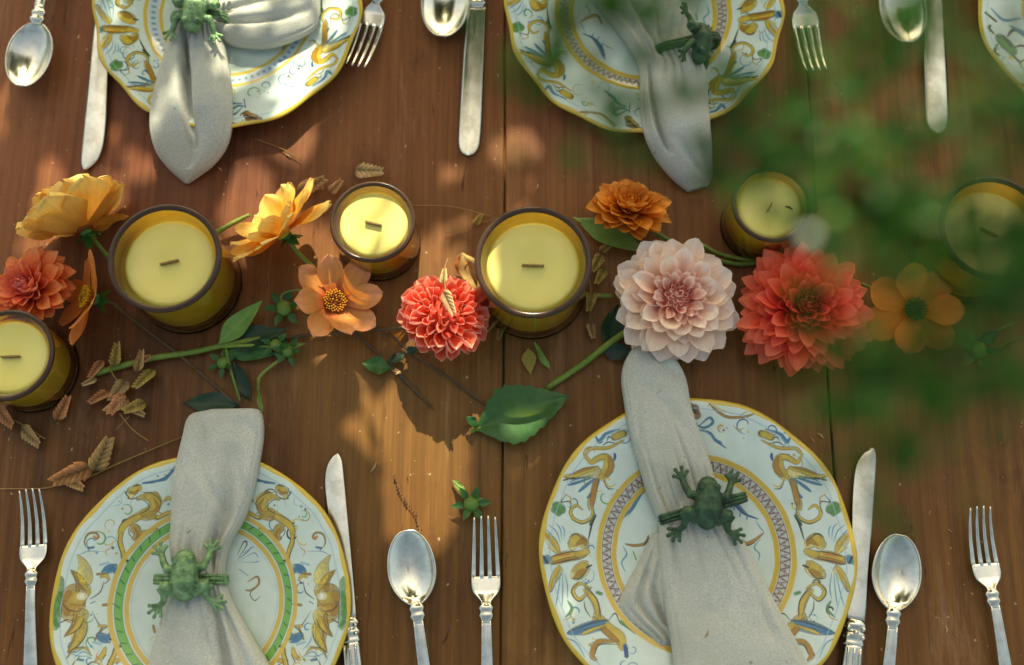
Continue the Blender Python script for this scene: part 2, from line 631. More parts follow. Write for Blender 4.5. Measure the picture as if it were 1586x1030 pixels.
class Canvas:
    def __init__(s, cx, cy, rpx, n=900):
        """a plate whose rim is centred on photo pixel (cx, cy) with a radius of rpx pixels"""
        s.n, s.cx, s.cy, s.r = n, cx, cy, rpx
        s.a = np.ones((n, n, 3)) * srgb01((204, 219, 208))
        yy, xx = np.mgrid[0:n, 0:n]
        s.X = (xx + 0.5) / n * 2.08 - 1.04
        s.Y = (yy + 0.5) / n * 2.08 - 1.04
        s.rr = np.hypot(s.X, s.Y)
        s.th = np.arctan2(s.Y, s.X)
        rng = np.random.default_rng(int(cx))
        k = rng.random((30, 30))
        big = np.kron(k, np.ones((n // 30, n // 30)))[:n, :n]
        big = (big + np.roll(big, 11, 0) + np.roll(big, 11, 1) + np.roll(big, 17, 0) + np.roll(big, 19, 1)) / 5
        s.a *= (0.965 + 0.05 * big)[..., None]

    def blend(s, mask, col, al=1.0):
        m = (np.clip(np.clip(mask, 0, 1) * al, 0, 1))[..., None]
        s.a = s.a * (1 - m) + srgb01(col) * m

    def ring(s, r0, r1, col, al=1.0, wob=0.0):
        soft = 0.004
        rr = s.rr + wob * np.sin(s.th * 23 + 1.3) + wob * np.sin(s.th * 11)
        s.blend(np.clip((rr - r0) / soft, 0, 1) * np.clip((r1 - rr) / soft, 0, 1), col, al)

    def dab(s, x, y, r, col, al):
        """one touch of the brush; x, y, r in plate radii"""
        k = s.n / 2.08
        px_, py_, pr = (x + 1.04) * k, (y + 1.04) * k, max(r * k, 0.7)
        i0, i1 = int(max(0, py_ - pr - 2)), int(min(s.n, py_ + pr + 3))
        j0, j1 = int(max(0, px_ - pr - 2)), int(min(s.n, px_ + pr + 3))
        if i0 >= i1 or j0 >= j1:
            return
        yy, xx = np.mgrid[i0:i1, j0:j1]
        d = np.hypot(xx + 0.5 - px_, yy + 0.5 - py_)
        m = (np.clip((pr - d) / 1.4 + 0.5, 0, 1) * al)[..., None]
        s.a[i0:i1, j0:j1] = s.a[i0:i1, j0:j1] * (1 - m) + col * m

    def stroke(s, pts, col, w, al=0.5, taper=True, T=None):
        """pts: flat list of photo-derived coordinates already in plate radii"""
        P = catmull(pts, max(2, int(6 * len(pts))))
        L = sum(np.linalg.norm(P[i + 1] - P[i]) for i in range(len(P) - 1))
        n = max(2, int(L / max(w * 0.28, 0.004)))
        P = catmull(P, n)
        c = srgb01(col)
        for i, p in enumerate(P):
            t = i / (n - 1)
            ww = w * (0.35 + 0.65 * math.sin(PI * min(1, max(0, t))) ** 0.6) if taper else w
            s.dab(p[0], p[1], ww * 0.5, c * (0.93 + 0.1 * random.random()), al)

    def fill(s, P, col, al=0.9, line=(66, 60, 40), lw=.013):
        """a washed-in closed shape with a loose dark outline"""
        Q = catmull(list(P) + [P[0]], 6 * len(P))
        A = np.array(Q)
        k = s.n / 2.08
        X, Y = (A[:, 0] + 1.04) * k, (A[:, 1] + 1.04) * k
        i0, i1 = int(max(0, Y.min() - 2)), int(min(s.n, Y.max() + 3))
        j0, j1 = int(max(0, X.min() - 2)), int(min(s.n, X.max() + 3))
        if i0 >= i1 or j0 >= j1:
            return
        acc = 0
        for oy in (.25, .75):
            for ox in (.25, .75):
                yy, xx = np.mgrid[i0:i1, j0:j1].astype(float)
                yy += oy
                xx += ox
                ins = np.zeros(yy.shape, bool)
                for a in range(len(X)):
                    b = (a + 1) % len(X)
                    if Y[a] == Y[b]:
                        continue
                    c = ((Y[a] > yy) != (Y[b] > yy)) & (xx < (X[b] - X[a]) * (yy - Y[a]) / (Y[b] - Y[a]) + X[a])
                    ins ^= c
                acc = acc + ins * .25
        g0 = np.clip((xx - X.min()) / max(1, X.max() - X.min()) * .6 + (yy - Y.min()) / max(1, Y.max() - Y.min()) * .4, 0, 1)
        c = srgb01(col)[None, None] * (1.10 - .34 * g0)[..., None]
        hs = np.random.default_rng(int(abs(X[0] * 7 + Y[0] * 3))).random((yy.shape[0] // 4 + 2, yy.shape[1] // 4 + 2))
        bl_ = np.kron(hs, np.ones((4, 4)))[:yy.shape[0], :yy.shape[1]]
        bl_ = (bl_ + np.roll(bl_, 2, 0) + np.roll(bl_, 2, 1) + np.roll(bl_, -3, 0)) / 4
        hat = .5 + .5 * np.sin((xx * .8 + yy * .6) * .9 + 5 * bl_)
        c = c * (.80 + .45 * bl_ - .16 * hat * (g0 > .45))[..., None]
        m = (acc * al * (.50 + .45 * bl_))[..., None]
        s.a[i0:i1, j0:j1] = s.a[i0:i1, j0:j1] * (1 - m) + np.clip(c, 0, 1) * m
        cc = srgb01(line)
        for a in range(len(Q)):
            p, q = Q[a], Q[(a + 1) % len(Q)]
            n = max(1, int(np.linalg.norm(q - p) / .004))
            for t in range(n):
                z = p + (q - p) * t / n
                s.dab(z[0], z[1], lw * (.22 + .2 * math.sin(a * .31 + X[0])), cc, .42)

    def image(s, name):
        im = bpy.data.images.new(name, s.n, s.n, alpha=False)
        px_ = np.ones((s.n, s.n, 4), np.float32)
        px_[..., :3] = np.clip(s.a, 0, 1)
        im.pixels.foreach_set(px_.ravel())
        im.update()
        im.pack()
        return im


PAL = dict(y=(206, 178, 72), o=(176, 130, 48), b=(72, 126, 160), d=(58, 58, 42), g=(92, 146, 70), n=(48, 82, 132),
           r=(196, 104, 52), k=(40, 44, 36), l=(150, 182, 196), w=(236, 236, 222), m=(120, 78, 44))

# painted figures, in coordinates of a close view of each plate: (colour, width, points ...)
# birds, winged figures, ribbons of the brown-banded plate
SET_A = [
    ('y', 13, 262, 262, 285, 292, 322, 270, 352, 280, 350, 320, 318, 342), ('y', 30, 345, 275, 352, 310, 320, 345),
    ('o', 14, 352, 270, 360, 310, 335, 345), ('y', 9, 412, 205, 350, 236, 285, 240, 262, 265), ('o', 4, 412, 210, 350, 240, 288, 245, 266, 268),
    ('y', 17, 375, 195, 412, 182), ('b', 8, 395, 165, 340, 185, 318, 215, 300, 190), ('b', 4, 340, 190, 310, 205, 296, 182), ('d', 4, 345, 210, 355, 195, 375, 205),
    ('d', 3, 408, 172, 420, 180, 412, 190), ('d', 3, 330, 228, 350, 215, 385, 220),
    ('y', 15, 312, 312, 262, 322, 215, 345, 182, 346), ('d', 3, 185, 350, 225, 352, 290, 340), ('o', 6, 300, 308, 250, 322, 205, 340),
    ('b', 8, 300, 350, 262, 380, 236, 402), ('b', 6, 290, 348, 230, 368, 195, 378), ('b', 6, 312, 355, 286, 405, 268, 425), ('n', 3, 320, 352, 300, 400, 290, 430),
    ('b', 5, 280, 345, 230, 355, 200, 368), ('o', 15, 305, 352, 292, 410, 284, 455), ('y', 9, 284, 440, 285, 490, 250, 514, 215, 500, 205, 475, 225, 452, 250, 468),
    ('d', 3, 290, 450, 292, 495, 250, 520, 208, 505), ('d', 3, 328, 345, 345, 385, 370, 390), ('y', 5, 330, 340, 350, 380, 378, 372),
    ('n', 10, 372, 285, 376, 268, 374, 256), ('g', 20, 150, 455, 172, 470), ('g', 12, 140, 470, 160, 485), ('d', 3, 190, 412, 170, 440, 205, 440, 200, 480),
    ('o', 3, 180, 410, 205, 425, 200, 450), ('g', 8, 280, 520, 295, 490), ('d', 4, 276, 525, 300, 488),
    # winged figure at the side
    ('y', 26, 128, 655, 180, 640, 232, 632), ('o', 10, 130, 665, 185, 652, 235, 640), ('r', 5, 140, 640, 200, 632), ('b', 20, 104, 655, 116, 650), ('d', 6, 102, 640, 116, 666),
    ('y', 15, 160, 625, 140, 585, 104, 556), ('o', 5, 150, 610, 125, 575, 105, 560), ('b', 4, 165, 590, 150, 550, 122, 525), ('b', 4, 172, 580, 165, 540, 150, 520),
    ('b', 4, 180, 575, 180, 545, 172, 528), ('b', 4, 155, 595, 130, 560, 108, 540), ('y', 15, 160, 675, 140, 715, 125, 765), ('o', 5, 155, 690, 135, 730, 128, 768),
    ('b', 4, 165, 700, 155, 770, 145, 820), ('b', 4, 172, 700, 172, 770, 168, 825), ('b', 4, 180, 700, 190, 750, 188, 792), ('b', 3, 160, 690, 135, 760, 118, 770),
    ('y', 26, 205, 600, 225, 575, 255, 590), ('o', 12, 225, 600, 250, 580, 262, 600), ('y', 26, 215, 690, 240, 680, 262, 660), ('o', 14, 215, 715, 240, 700, 255, 690),
    ('d', 4, 200, 570, 225, 558, 262, 585), ('d', 4, 205, 720, 240, 716, 272, 675), ('d', 7, 270, 580, 285, 520, 300, 490), ('d', 6, 262, 680, 280, 672),
    ('y', 18, 232, 632, 262, 622), ('d', 3, 130, 642, 180, 628, 232, 620), ('d', 3, 132, 670, 185, 656, 236, 648),
    # lower bird
    ('y', 30, 300, 850, 340, 900, 380, 930, 385, 970), ('o', 14, 290, 860, 335, 915, 375, 945), ('y', 14, 250, 760, 290, 800, 300, 850), ('d', 4, 255, 740, 300, 800, 310, 860),
    ('y', 10, 262, 770, 232, 795, 210, 765, 235, 738, 275, 755), ('d', 3, 268, 775, 232, 802, 204, 768, 232, 732), ('b', 18, 330, 872, 270, 890, 190, 915),
    ('b', 8, 320, 890, 260, 905, 200, 920), ('y', 10, 330, 885, 270, 905, 240, 918), ('d', 3, 335, 868, 270, 882, 188, 912), ('o', 12, 375, 945, 300, 945, 275, 990, 290, 1010),
    ('d', 3, 380, 955, 305, 955, 285, 990), ('d', 4, 340, 870, 365, 845, 385, 880, 435, 912), ('g', 8, 385, 875, 438, 912), ('n', 12, 398, 960, 402, 995),
    ('g', 6, 190, 800, 205, 830, 180, 860), ('g', 8, 300, 770, 315, 775), ('b', 4, 180, 930, 220, 950, 250, 1000), ('o', 4, 170, 870, 195, 860, 210, 830),
    ('d', 5, 180, 360, 220, 350), ('y', 5, 120, 610, 140, 620), ('d', 3, 275, 860, 255, 830, 250, 800),
]
FILL_A = [
    ('Fy', .9, 318, 262, 345, 258, 368, 275, 372, 305, 355, 340, 330, 358, 305, 350, 322, 330, 338, 310, 335, 285, 305, 290, 282, 295, 290, 275),
    ('Fy', .9, 365, 190, 395, 170, 418, 172, 420, 188, 400, 200, 372, 208), ('Fy', .8, 310, 305, 265, 315, 220, 335, 180, 345, 215, 355, 260, 352, 300, 345, 325, 330),
    ('Fo', .8, 290, 352, 314, 352, 304, 400, 294, 450, 276, 470, 270, 440, 282, 400), ('Fo', .85, 120, 648, 150, 636, 190, 626, 240, 620, 264, 632, 240, 650, 195, 660, 150, 670, 122, 666),
    ('Fy', .85, 192, 592, 208, 560, 240, 558, 270, 585, 264, 612, 235, 606, 212, 618, 196, 608), ('Fy', .85, 204, 690, 235, 670, 264, 662, 274, 685, 257, 712, 225, 726, 203, 714),
    ('Fy', .7, 168, 628, 152, 590, 127, 566, 100, 550, 110, 585, 128, 612, 150, 630), ('Fy', .7, 162, 672, 148, 700, 124, 735, 116, 776, 142, 742, 162, 714, 174, 690),
    ('Fy', .9, 286, 842, 320, 856, 352, 892, 392, 922, 396, 968, 375, 956, 343, 932, 308, 904, 280, 872), ('Fb', .8, 338, 868, 290, 868, 235, 884, 186, 915, 240, 922, 295, 910, 338, 892),
    ('Fg', .7, 138, 452, 158, 440, 180, 452, 184, 470, 166, 486, 146, 478), ('Fo', .8, 252, 742, 276, 765, 300, 800, 312, 848, 294, 850, 280, 815, 262, 780),
]
FILL_B = [
    ('Fy', .9, 578, 205, 590, 182, 610, 168, 634, 172, 636, 190, 624, 210, 606, 224, 592, 240, 576, 230),
    ('Fy', .9, 612, 236, 632, 226, 660, 210, 700, 204, 734, 224, 740, 255, 724, 287, 692, 309, 656, 330, 622, 350, 592, 366, 567, 390, 554, 424, 534, 428, 532, 396, 546, 364, 583, 333, 618, 312, 652, 292, 676, 268, 674, 248, 652, 240, 625, 248),
    ('Fo', .85, 630, 330, 660, 322, 690, 305, 706, 318, 690, 340, 655, 345), ('Fy', .9, 688, 278, 714, 298, 724, 320, 760, 302, 800, 290, 814, 300, 800, 312, 760, 325, 716, 342, 698, 328, 684, 300),
    ('Fo', .9, 588, 370, 615, 358, 642, 378, 644, 420, 627, 446, 603, 434, 610, 410, 593, 395), ('Fy', .9, 632, 394, 680, 388, 714, 374, 720, 390, 682, 408, 640, 418),
    ('Fy', .9, 538, 398, 562, 398, 558, 440, 573, 490, 580, 526, 592, 540, 572, 550, 558, 536, 552, 500, 538, 455),
    ('Fo', .9, 300, 740, 318, 710, 350, 698, 386, 703, 404, 730, 408, 765, 402, 802, 381, 828, 345, 835, 311, 817, 296, 780), ('Fw', .75, 362, 745, 392, 738, 403, 770, 396, 804, 368, 798, 356, 772),
    ('Fy', .9, 326, 584, 354, 602, 392, 628, 422, 663, 427, 697, 400, 717, 370, 702, 353, 682, 356, 642, 340, 612), ('Fy', .9, 370, 835, 412, 830, 430, 850, 427, 892, 402, 937, 350, 974, 360, 930, 356, 880),
    ('Fg', .9, 285, 686, 302, 700, 294, 740, 302, 790, 298, 850, 280, 870, 260, 840, 272, 800, 256, 760, 270, 720), ('Fb', .7, 470, 590, 488, 572, 512, 566, 538, 555, 534, 590, 505, 602, 478, 604),
]
SET_A = FILL_A + SET_A
SET_A_ONE = [
    ('m', 24, 645, 62, 665, 80), ('m', 22, 685, 85, 692, 110), ('d', 8, 655, 70, 690, 100), ('o', 10, 650, 85, 690, 115), ('b', 6, 700, 150, 740, 120, 752, 140, 720, 158, 692, 148),
    ('b', 6, 700, 165, 740, 178, 762, 205, 800, 235), ('n', 4, 690, 140, 690, 185), ('b', 7, 760, 205, 780, 215), ('o', 7, 740, 66, 770, 95, 810, 118, 870, 118, 912, 106),
    ('y', 5, 745, 60, 775, 85, 830, 108), ('o', 4, 735, 75, 748, 58), ('o', 3, 860, 110, 880, 100), ('o', 3, 830, 150, 845, 165, 870, 160), ('l', 4, 720, 170, 745, 190),
    # the well
    ('b', 9, 486, 392, 462, 420, 440, 460, 392, 505), ('b', 4, 480, 405, 455, 445, 425, 490), ('n', 4, 490, 395, 468, 418), ('b', 4, 440, 410, 425, 440, 400, 470),
    ('y', 14, 462, 372, 488, 365), ('o', 7, 500, 560, 485, 590, 445, 598, 410, 592), ('b', 5, 402, 600, 415, 630, 396, 660, 408, 695), ('d', 3, 500, 570, 480, 598),
    ('n', 9, 812, 390, 828, 440, 862, 478, 915, 500), ('b', 6, 820, 400, 845, 450, 880, 490), ('n', 3, 830, 445, 826, 465), ('n', 3, 850, 470, 846, 490), ('n', 3, 875, 485, 872, 502),
    ('o', 9, 838, 555, 862, 590, 895, 580, 932, 552), ('d', 3, 840, 560, 865, 596, 898, 588), ('b', 5, 918, 575, 895, 605, 912, 628, 908, 655), ('g', 4, 780, 440, 805, 450, 830, 462),
    ('b', 4, 905, 505, 920, 530, 935, 550), ('g', 5, 440, 620, 450, 650),
]
# leaping beasts, horned masks and scrolls of the green-banded plate
SET_B = [
    ('y', 38, 640, 225, 700, 235, 712, 275, 690, 300), ('y', 26, 690, 285, 630, 320, 565, 365, 545, 410), ('o', 12, 700, 235, 722, 280, 690, 312, 640, 320), ('y', 30, 660, 305, 690, 320),
    ('d', 4, 635, 205, 690, 212, 735, 250, 728, 290), ('d', 4, 600, 235, 650, 245, 680, 275, 660, 300, 600, 325, 550, 360, 535, 400), ('y', 24, 590, 198, 625, 185), ('o', 9, 580, 205, 610, 210, 625, 190),
    ('d', 5, 560, 205, 580, 235), ('d', 5, 575, 190, 565, 215), ('k', 5, 595, 178, 625, 172), ('d', 4, 570, 235, 600, 240, 640, 215), ('y', 12, 700, 300, 720, 330, 765, 308, 805, 298),
    ('k', 9, 792, 300, 812, 296), ('d', 3, 705, 310, 722, 336, 770, 316), ('y', 22, 605, 365, 630, 400, 625, 430), ('o', 10, 610, 375, 632, 410, 622, 436), ('y', 10, 630, 405, 680, 395, 712, 380),
    ('k', 9, 700, 385, 716, 380), ('d', 4, 585, 380, 590, 410, 615, 438), ('y', 14, 550, 400, 548, 450, 565, 500, 572, 535), ('d', 4, 540, 410, 538, 455, 556, 505, 562, 540), ('k', 9, 570, 535, 590, 540),
    ('y', 5, 535, 400, 520, 445, 490, 465, 472, 455), ('r', 4, 520, 450, 500, 480, 482, 495, 492, 520), ('y', 12, 750, 250, 770, 232, 785, 240), ('o', 4, 740, 265, 765, 238),
    ('o', 6, 388, 475, 380, 445, 395, 412, 428, 405, 445, 425, 428, 440), ('r', 12, 425, 425, 435, 432), ('b', 4, 360, 512, 400, 495, 468, 495), ('b', 6, 400, 480, 425, 475), ('d', 3, 395, 475, 405, 490),
    ('b', 8, 815, 55, 790, 100, 745, 140, 690, 155, 645, 160), ('b', 10, 800, 80, 760, 135, 715, 152), ('n', 3, 700, 160, 640, 165), ('l', 5, 545, 230, 540, 265, 490, 280), ('b', 4, 805, 150, 795, 180, 802, 210),
    ('l', 4, 590, 250, 585, 275), ('b', 16, 475, 590, 500, 570, 530, 560), ('b', 12, 490, 600, 525, 580, 535, 605), ('l', 10, 460, 560, 500, 548),
    # horned mask
    ('y', 22, 330, 590, 372, 630, 400, 680), ('o', 8, 328, 586, 365, 640, 372, 690), ('d', 4, 325, 585, 385, 620, 412, 670), ('d', 3, 335, 600, 355, 650, 360, 690), ('y', 46, 345, 770, 375, 765),
    ('o', 20, 312, 760, 325, 790), ('w', 26, 380, 775, 395, 775), ('d', 5, 300, 745, 330, 712, 380, 702), ('d', 5, 355, 750, 365, 742), ('d', 6, 355, 800, 368, 795), ('d', 4, 330, 820, 380, 828, 400, 800),
    ('o', 5, 375, 745, 385, 780, 375, 800), ('g', 16, 285, 690, 272, 740, 268, 800, 285, 855), ('g', 8, 300, 690, 285, 720), ('g', 9, 298, 850, 270, 830), ('d', 4, 295, 720, 285, 770, 300, 820), ('k', 5, 300, 835, 330, 820),
    ('y', 20, 405, 845, 395, 910, 355, 965), ('o', 8, 375, 850, 372, 900, 350, 970), ('d', 4, 425, 840, 420, 900, 390, 945, 350, 975), ('y', 16, 415, 690, 400, 720), ('y', 14, 410, 830, 400, 850),
    ('d', 5, 425, 725, 470, 690, 485, 640), ('y', 12, 465, 620, 490, 610, 510, 632), ('o', 8, 450, 605, 480, 602), ('d', 4, 505, 635, 490, 650), ('d', 4, 430, 745, 450, 735), ('d', 4, 440, 780, 470, 830, 490, 855),
    ('y', 9, 480, 850, 515, 852), ('o', 6, 495, 860, 470, 912), ('d', 4, 515, 855, 485, 880), ('o', 9, 490, 752, 525, 748), ('d', 4, 520, 742, 545, 750), ('k', 7, 535, 912, 560, 918), ('b', 5, 430, 900, 440, 930, 470, 960),
    ('y', 7, 350, 1000, 380, 960, 430, 955, 460, 990), ('d', 3, 345, 1005, 372, 958, 432, 948), ('y', 16, 480, 1010, 510, 985, 520, 950), ('b', 5, 380, 1000, 420, 970, 450, 985), ('d', 4, 505, 1020, 525, 985),
    ('y', 14, 550, 1015, 590, 1010), ('g', 5, 395, 920, 400, 940), ('y', 6, 560, 1030, 600, 1060, 640, 1065), ('b', 4, 610, 925, 600, 915),
]
SET_B_ONE = [
    ('o', 5, 760, 600, 745, 650, 770, 690, 800, 670, 795, 640, 765, 640), ('y', 3, 775, 600, 770, 640), ('d', 5, 1130, 520, 1165, 460, 1150, 445, 1120, 510), ('b', 4, 1130, 540, 1200, 500, 1225, 520),
    ('b', 3, 1140, 545, 1210, 545, 1230, 540), ('b', 3, 1150, 500, 1200, 470), ('n', 3, 1125, 530, 1165, 500, 1190, 470), ('o', 6, 1180, 640, 1225, 615, 1235, 650, 1200, 680, 1170, 680), ('d', 4, 1215, 670, 1195, 700, 1220, 730, 1245, 710),
    ('o', 7, 730, 850, 740, 880), ('y', 3, 715, 920, 735, 900), ('b', 3, 1135, 580, 1180, 610),
]


SET_B = FILL_B + SET_B


def paint(cv, items, tx, ty, k, ccx, ccy, mirror=False, rot=0.0, al=0.55):
    """draw figures: close-view coordinates -> photo pixels -> plate radii, optionally mirrored and turned"""
    c, s_ = math.cos(rot), math.sin(rot)
    for it in items:
        col, wd, q = it[0], it[1], it[2:]
        P = []
        for i in range(0, len(q), 2):
            x = (tx + q[i] * k - ccx) / cv.refr
            y = -(ty + q[i + 1] * k - ccy) / cv.refr
            if mirror:
                x = -x
            P.append((x * c - y * s_, x * s_ + y * c))
        if len(col) == 2:
            cv.fill(P, PAL[col[1]], wd, lw=5.2 * k / cv.refr)
            continue
        f_ = 1.35 if wd >= 12 else 1.1
        if wd >= 6 and col in 'yogbm':
            cv.stroke(P, (70, 66, 46) if col in 'yom' else (44, 74, 84), (wd * f_ + 5) * k / cv.refr, .38, taper=len(P) > 2)
        cv.stroke(P, PAL[col], max(wd * f_, 4.2) * k / cv.refr, al + (.2 if col in 'dkn' else .1), taper=len(P) > 2)


def band(cv, r0, r1, kind):
    if kind == 'brown':
        cv.ring(r0, r0 + 0.035, (206, 172, 62), 0.95, 0.001)
        cv.ring(r1 - 0.035, r1, (206, 172, 62), 0.95, 0.001)
        cv.ring(r0 + 0.035, r1 - 0.035, (190, 186, 176), 0.8)
        a, b_ = r0 + 0.038, r1 - 0.038
        t = (cv.rr - a) / (b_ - a)
        tri = np.abs(((cv.th * 84 / (2 * PI) + .12 * np.sin(cv.th * 17)) % 1) - 0.5) * 2
        ins = (t > 0) & (t < 1)
        cv.blend(ins * np.clip(1 - np.abs(t - tri) * 3.0, 0, 1), (92, 66, 58), .62 + .3 * np.sin(cv.th * 29) ** 2)
        cv.blend(ins * np.clip(1 - np.abs(t - 0.5) * 5, 0, 1) * (np.sin(cv.th * 124) > 0.3), (96, 70, 84), 0.7)
        cv.ring(a - 0.002, a + 0.006, (92, 72, 60), 0.7)
        cv.ring(b_ - 0.006, b_ + 0.002, (92, 72, 60), 0.7)
    elif kind == 'green':
        cv.ring(r0, r0 + 0.035, (212, 178, 84), 0.95, 0.001)
        cv.ring(r1 - 0.035, r1, (212, 178, 84), 0.95, 0.001)
        cv.ring(r0 + 0.042, r1 - 0.042, (112, 176, 78), 0.95)
        a, b_ = r0 + 0.044, r1 - 0.044
        t = (cv.rr - a) / (b_ - a)
        ph = ((cv.th * 44 / (2 * PI)) + 0.35 * t) % 1
        ins = (t > 0) & (t < 1)
        cv.blend(ins * np.clip(1 - np.abs(ph - 0.5) * 9, 0, 1) * (t > 0.25), (48, 104, 52), 0.85)
        cv.ring(a - 0.004, a + 0.005, (70, 130, 96), 0.7)
        cv.ring(b_ - 0.005, b_ + 0.004, (70, 130, 96), 0.7)
        cv.ring(r0 - 0.016, r0 - 0.008, (150, 180, 190), 0.7)
    else:
        cv.ring(r0, r0 + 0.03, (206, 176, 72), 0.9, 0.001)
        cv.ring(r1 - 0.03, r1, (206, 176, 72), 0.9, 0.001)
        a, b_ = r0 + 0.034, r1 - 0.034
        t = (cv.rr - a) / (b_ - a)
        ins = (t > 0) & (t < 1)
        cv.blend(ins * 1.0, (186, 204, 206), 0.9)
        cv.blend(ins * np.clip(1 - np.abs(t - 0.5) * 3.0, 0, 1) * np.clip(np.sin(cv.th * 76) * 2, 0, 1), (84, 120, 150), 0.85)


def mat_plate(name, img, rad):
    m, t, b, o = newmat(name)
    tc = N(t, 'TexCoord')
    mp = N(t, 'Mapping')
    k = 1 / (2.08 * rad)
    mp.inputs['Scale'].default_value = (k, k, k)
    mp.inputs['Location'].default_value = (0.5, 0.5, 0)
    t.links.new(tc.outputs['Object'], mp.inputs[0])
    im = N(t, 'TexImage')
    im.image = img
    im.extension = 'EXTEND'
    t.links.new(mp.outputs[0], im.inputs[0])
    n = noise_tex(t, 45, 4, 0.6)
    c = mixc(t, im.outputs[0], (0.88, 0.93, 0.90), ramp(t, [(0.4, (0, 0, 0)), (0.75, (0.6, 0.6, 0.6))], n.outputs[0]).outputs[0], 'MULTIPLY')
    t.links.new(c, b.inputs['Base Color'])
    b.inputs['Roughness'].default_value = 0.13
    b.inputs['Coat Weight'].default_value = 0.4
    b.inputs['Coat Roughness'].default_value = 0.05
    n2 = noise_tex(t, 30, 3, 0.5)
    bump(t, b, n2.outputs[0], 0.25, 0.0012)
    return m


def plate(label, cx, cy, rad, kind, lobes, amp, zamp, group, sets, rim_z=0.021, rot=0.0):
    """a plate whose rim centre shows at photo pixel (cx, cy)"""
    c = at(cx, cy, rim_z)
    rpx = rad * pxm(cy, rim_z)
    cv = Canvas(cx, cy, rpx)
    cv.refr = rpx
    # small filler scrolls, dots and sprigs between the figures
    rg = random.Random(int(cx * 7 + cy))
    for k in range(46):
        an, r0 = rg.uniform(0, 2 * PI), rg.uniform(.66, .93)
        q, P = rg.choice([.03, .045, .06]), []
        sg, ph = rg.choice((-1, 1)), rg.uniform(0, 6.28)
        for i in range(7):
            t_ = i / 6
            P.append((r0 * math.cos(an) + q * (1 - .6 * t_) * math.cos(ph + sg * 4.6 * t_), r0 * math.sin(an) + q * (1 - .6 * t_) * math.sin(ph + sg * 4.6 * t_)))
        cv.stroke(P, PAL[rg.choice('bbnoydgb')], rg.uniform(.006, .013), .55)
        for i in range(rg.choice((0, 2, 3))):
            cv.dab(P[0][0] + rg.uniform(-.03, .03), P[0][1] + rg.uniform(-.03, .03), rg.uniform(.004, .010), srgb01(PAL[rg.choice('boygd')]), .7)
    for (items, tx, ty, k, ccx, ccy, refr, mir, ro) in sets:
        cv.refr = refr
        paint(cv, items, tx, ty, k, ccx, ccy, mir, ro)
    band(cv, 0.50, 0.635, kind)
    lob = 1 - amp * 0.5 + amp * 0.5 * np.cos(lobes * cv.th + 0.7)
    rr0 = cv.rr
    cv.rr = cv.rr / lob
    cv.ring(0.970, 1.2, (206, 172, 56), 0.94, 0.004)
    cv.ring(0.925, 0.935, (150, 178, 196), 0.8, 0.002)
    cv.rr = rr0
    img = cv.image('majolica_paint')
    mt = mat_plate('painted_glaze', img, rad)
    T = thing('plate', label, 'plate', (c.x, c.y, 0), 0, group)
    n = 160
    prof = [(0.0, 0.0075), (0.25, 0.0074), (0.47, 0.0078), (0.54, 0.0092), (0.60, 0.0122), (0.65, 0.0142), (0.75, 0.0160), (0.86, 0.0182),
            (0.94, 0.0200), (0.985, rim_z), (1.0, rim_z - 0.0008), (0.992, rim_z - 0.0030), (0.94, 0.0155), (0.80, 0.0118), (0.62, 0.0070), (0.56, 0.0025), (0.53, 0.0), (0.49, 0.0), (0.47, 0.003), (0.0, 0.003)]
    rows = []
    for r, z in prof:
        row = []
        for k in range(n):
            th = 2 * PI * k / n
            e = sm((r - 0.6) / 0.4)
            lo = 1 - amp * 0.5 * e + amp * 0.5 * e * math.cos(lobes * th + 0.7)
            zz = z + zamp * e * math.cos(lobes * th + 0.7) + 0.0006 * e * math.sin(3 * th + cx)
            row.append((max(r, 0.001) * rad * lo * math.cos(th), max(r, 0.001) * rad * lo * math.sin(th), zz))
        rows.append(row)
    g = G().grid(rows, None, cu=True, cap0=True, cap1=True)
    me = g.mesh('dish', mt)
    o = link('dish', me, T)
    return T


KA = 550 / 1317.0
KB = 400 / 1248.0
PA = dict(cx=1081, cy=856, r=248)
PB = dict(cx=310, cy=932, r=235)
GP = 'painted plates at the place settings'


def sets_a(rot, one=True, refr=246, lower=True):
    L = [(SET_A, 800, 600, KA, 1081, 862, refr, False, rot), (SET_A, 800, 600, KA, 1081, 862, refr, True, rot)]
    if one:
        L.append((SET_A_ONE, 800, 600, KA, 1081, 862, refr, False, rot))
    return L


def sets_b(rot, refr=235):
    return [(SET_B, 0, 700, KB, 312, 938, refr, False, rot), (SET_B, 0, 700, KB, 312, 938, refr, True, rot), (SET_B_ONE, 0, 700, KB, 312, 938, refr, False, rot),
            (SET_B[:62], 0, 700, KB, 312, 938, refr, False, rot + PI), (SET_B[:62], 0, 700, KB, 312, 938, refr, True, rot + PI)]


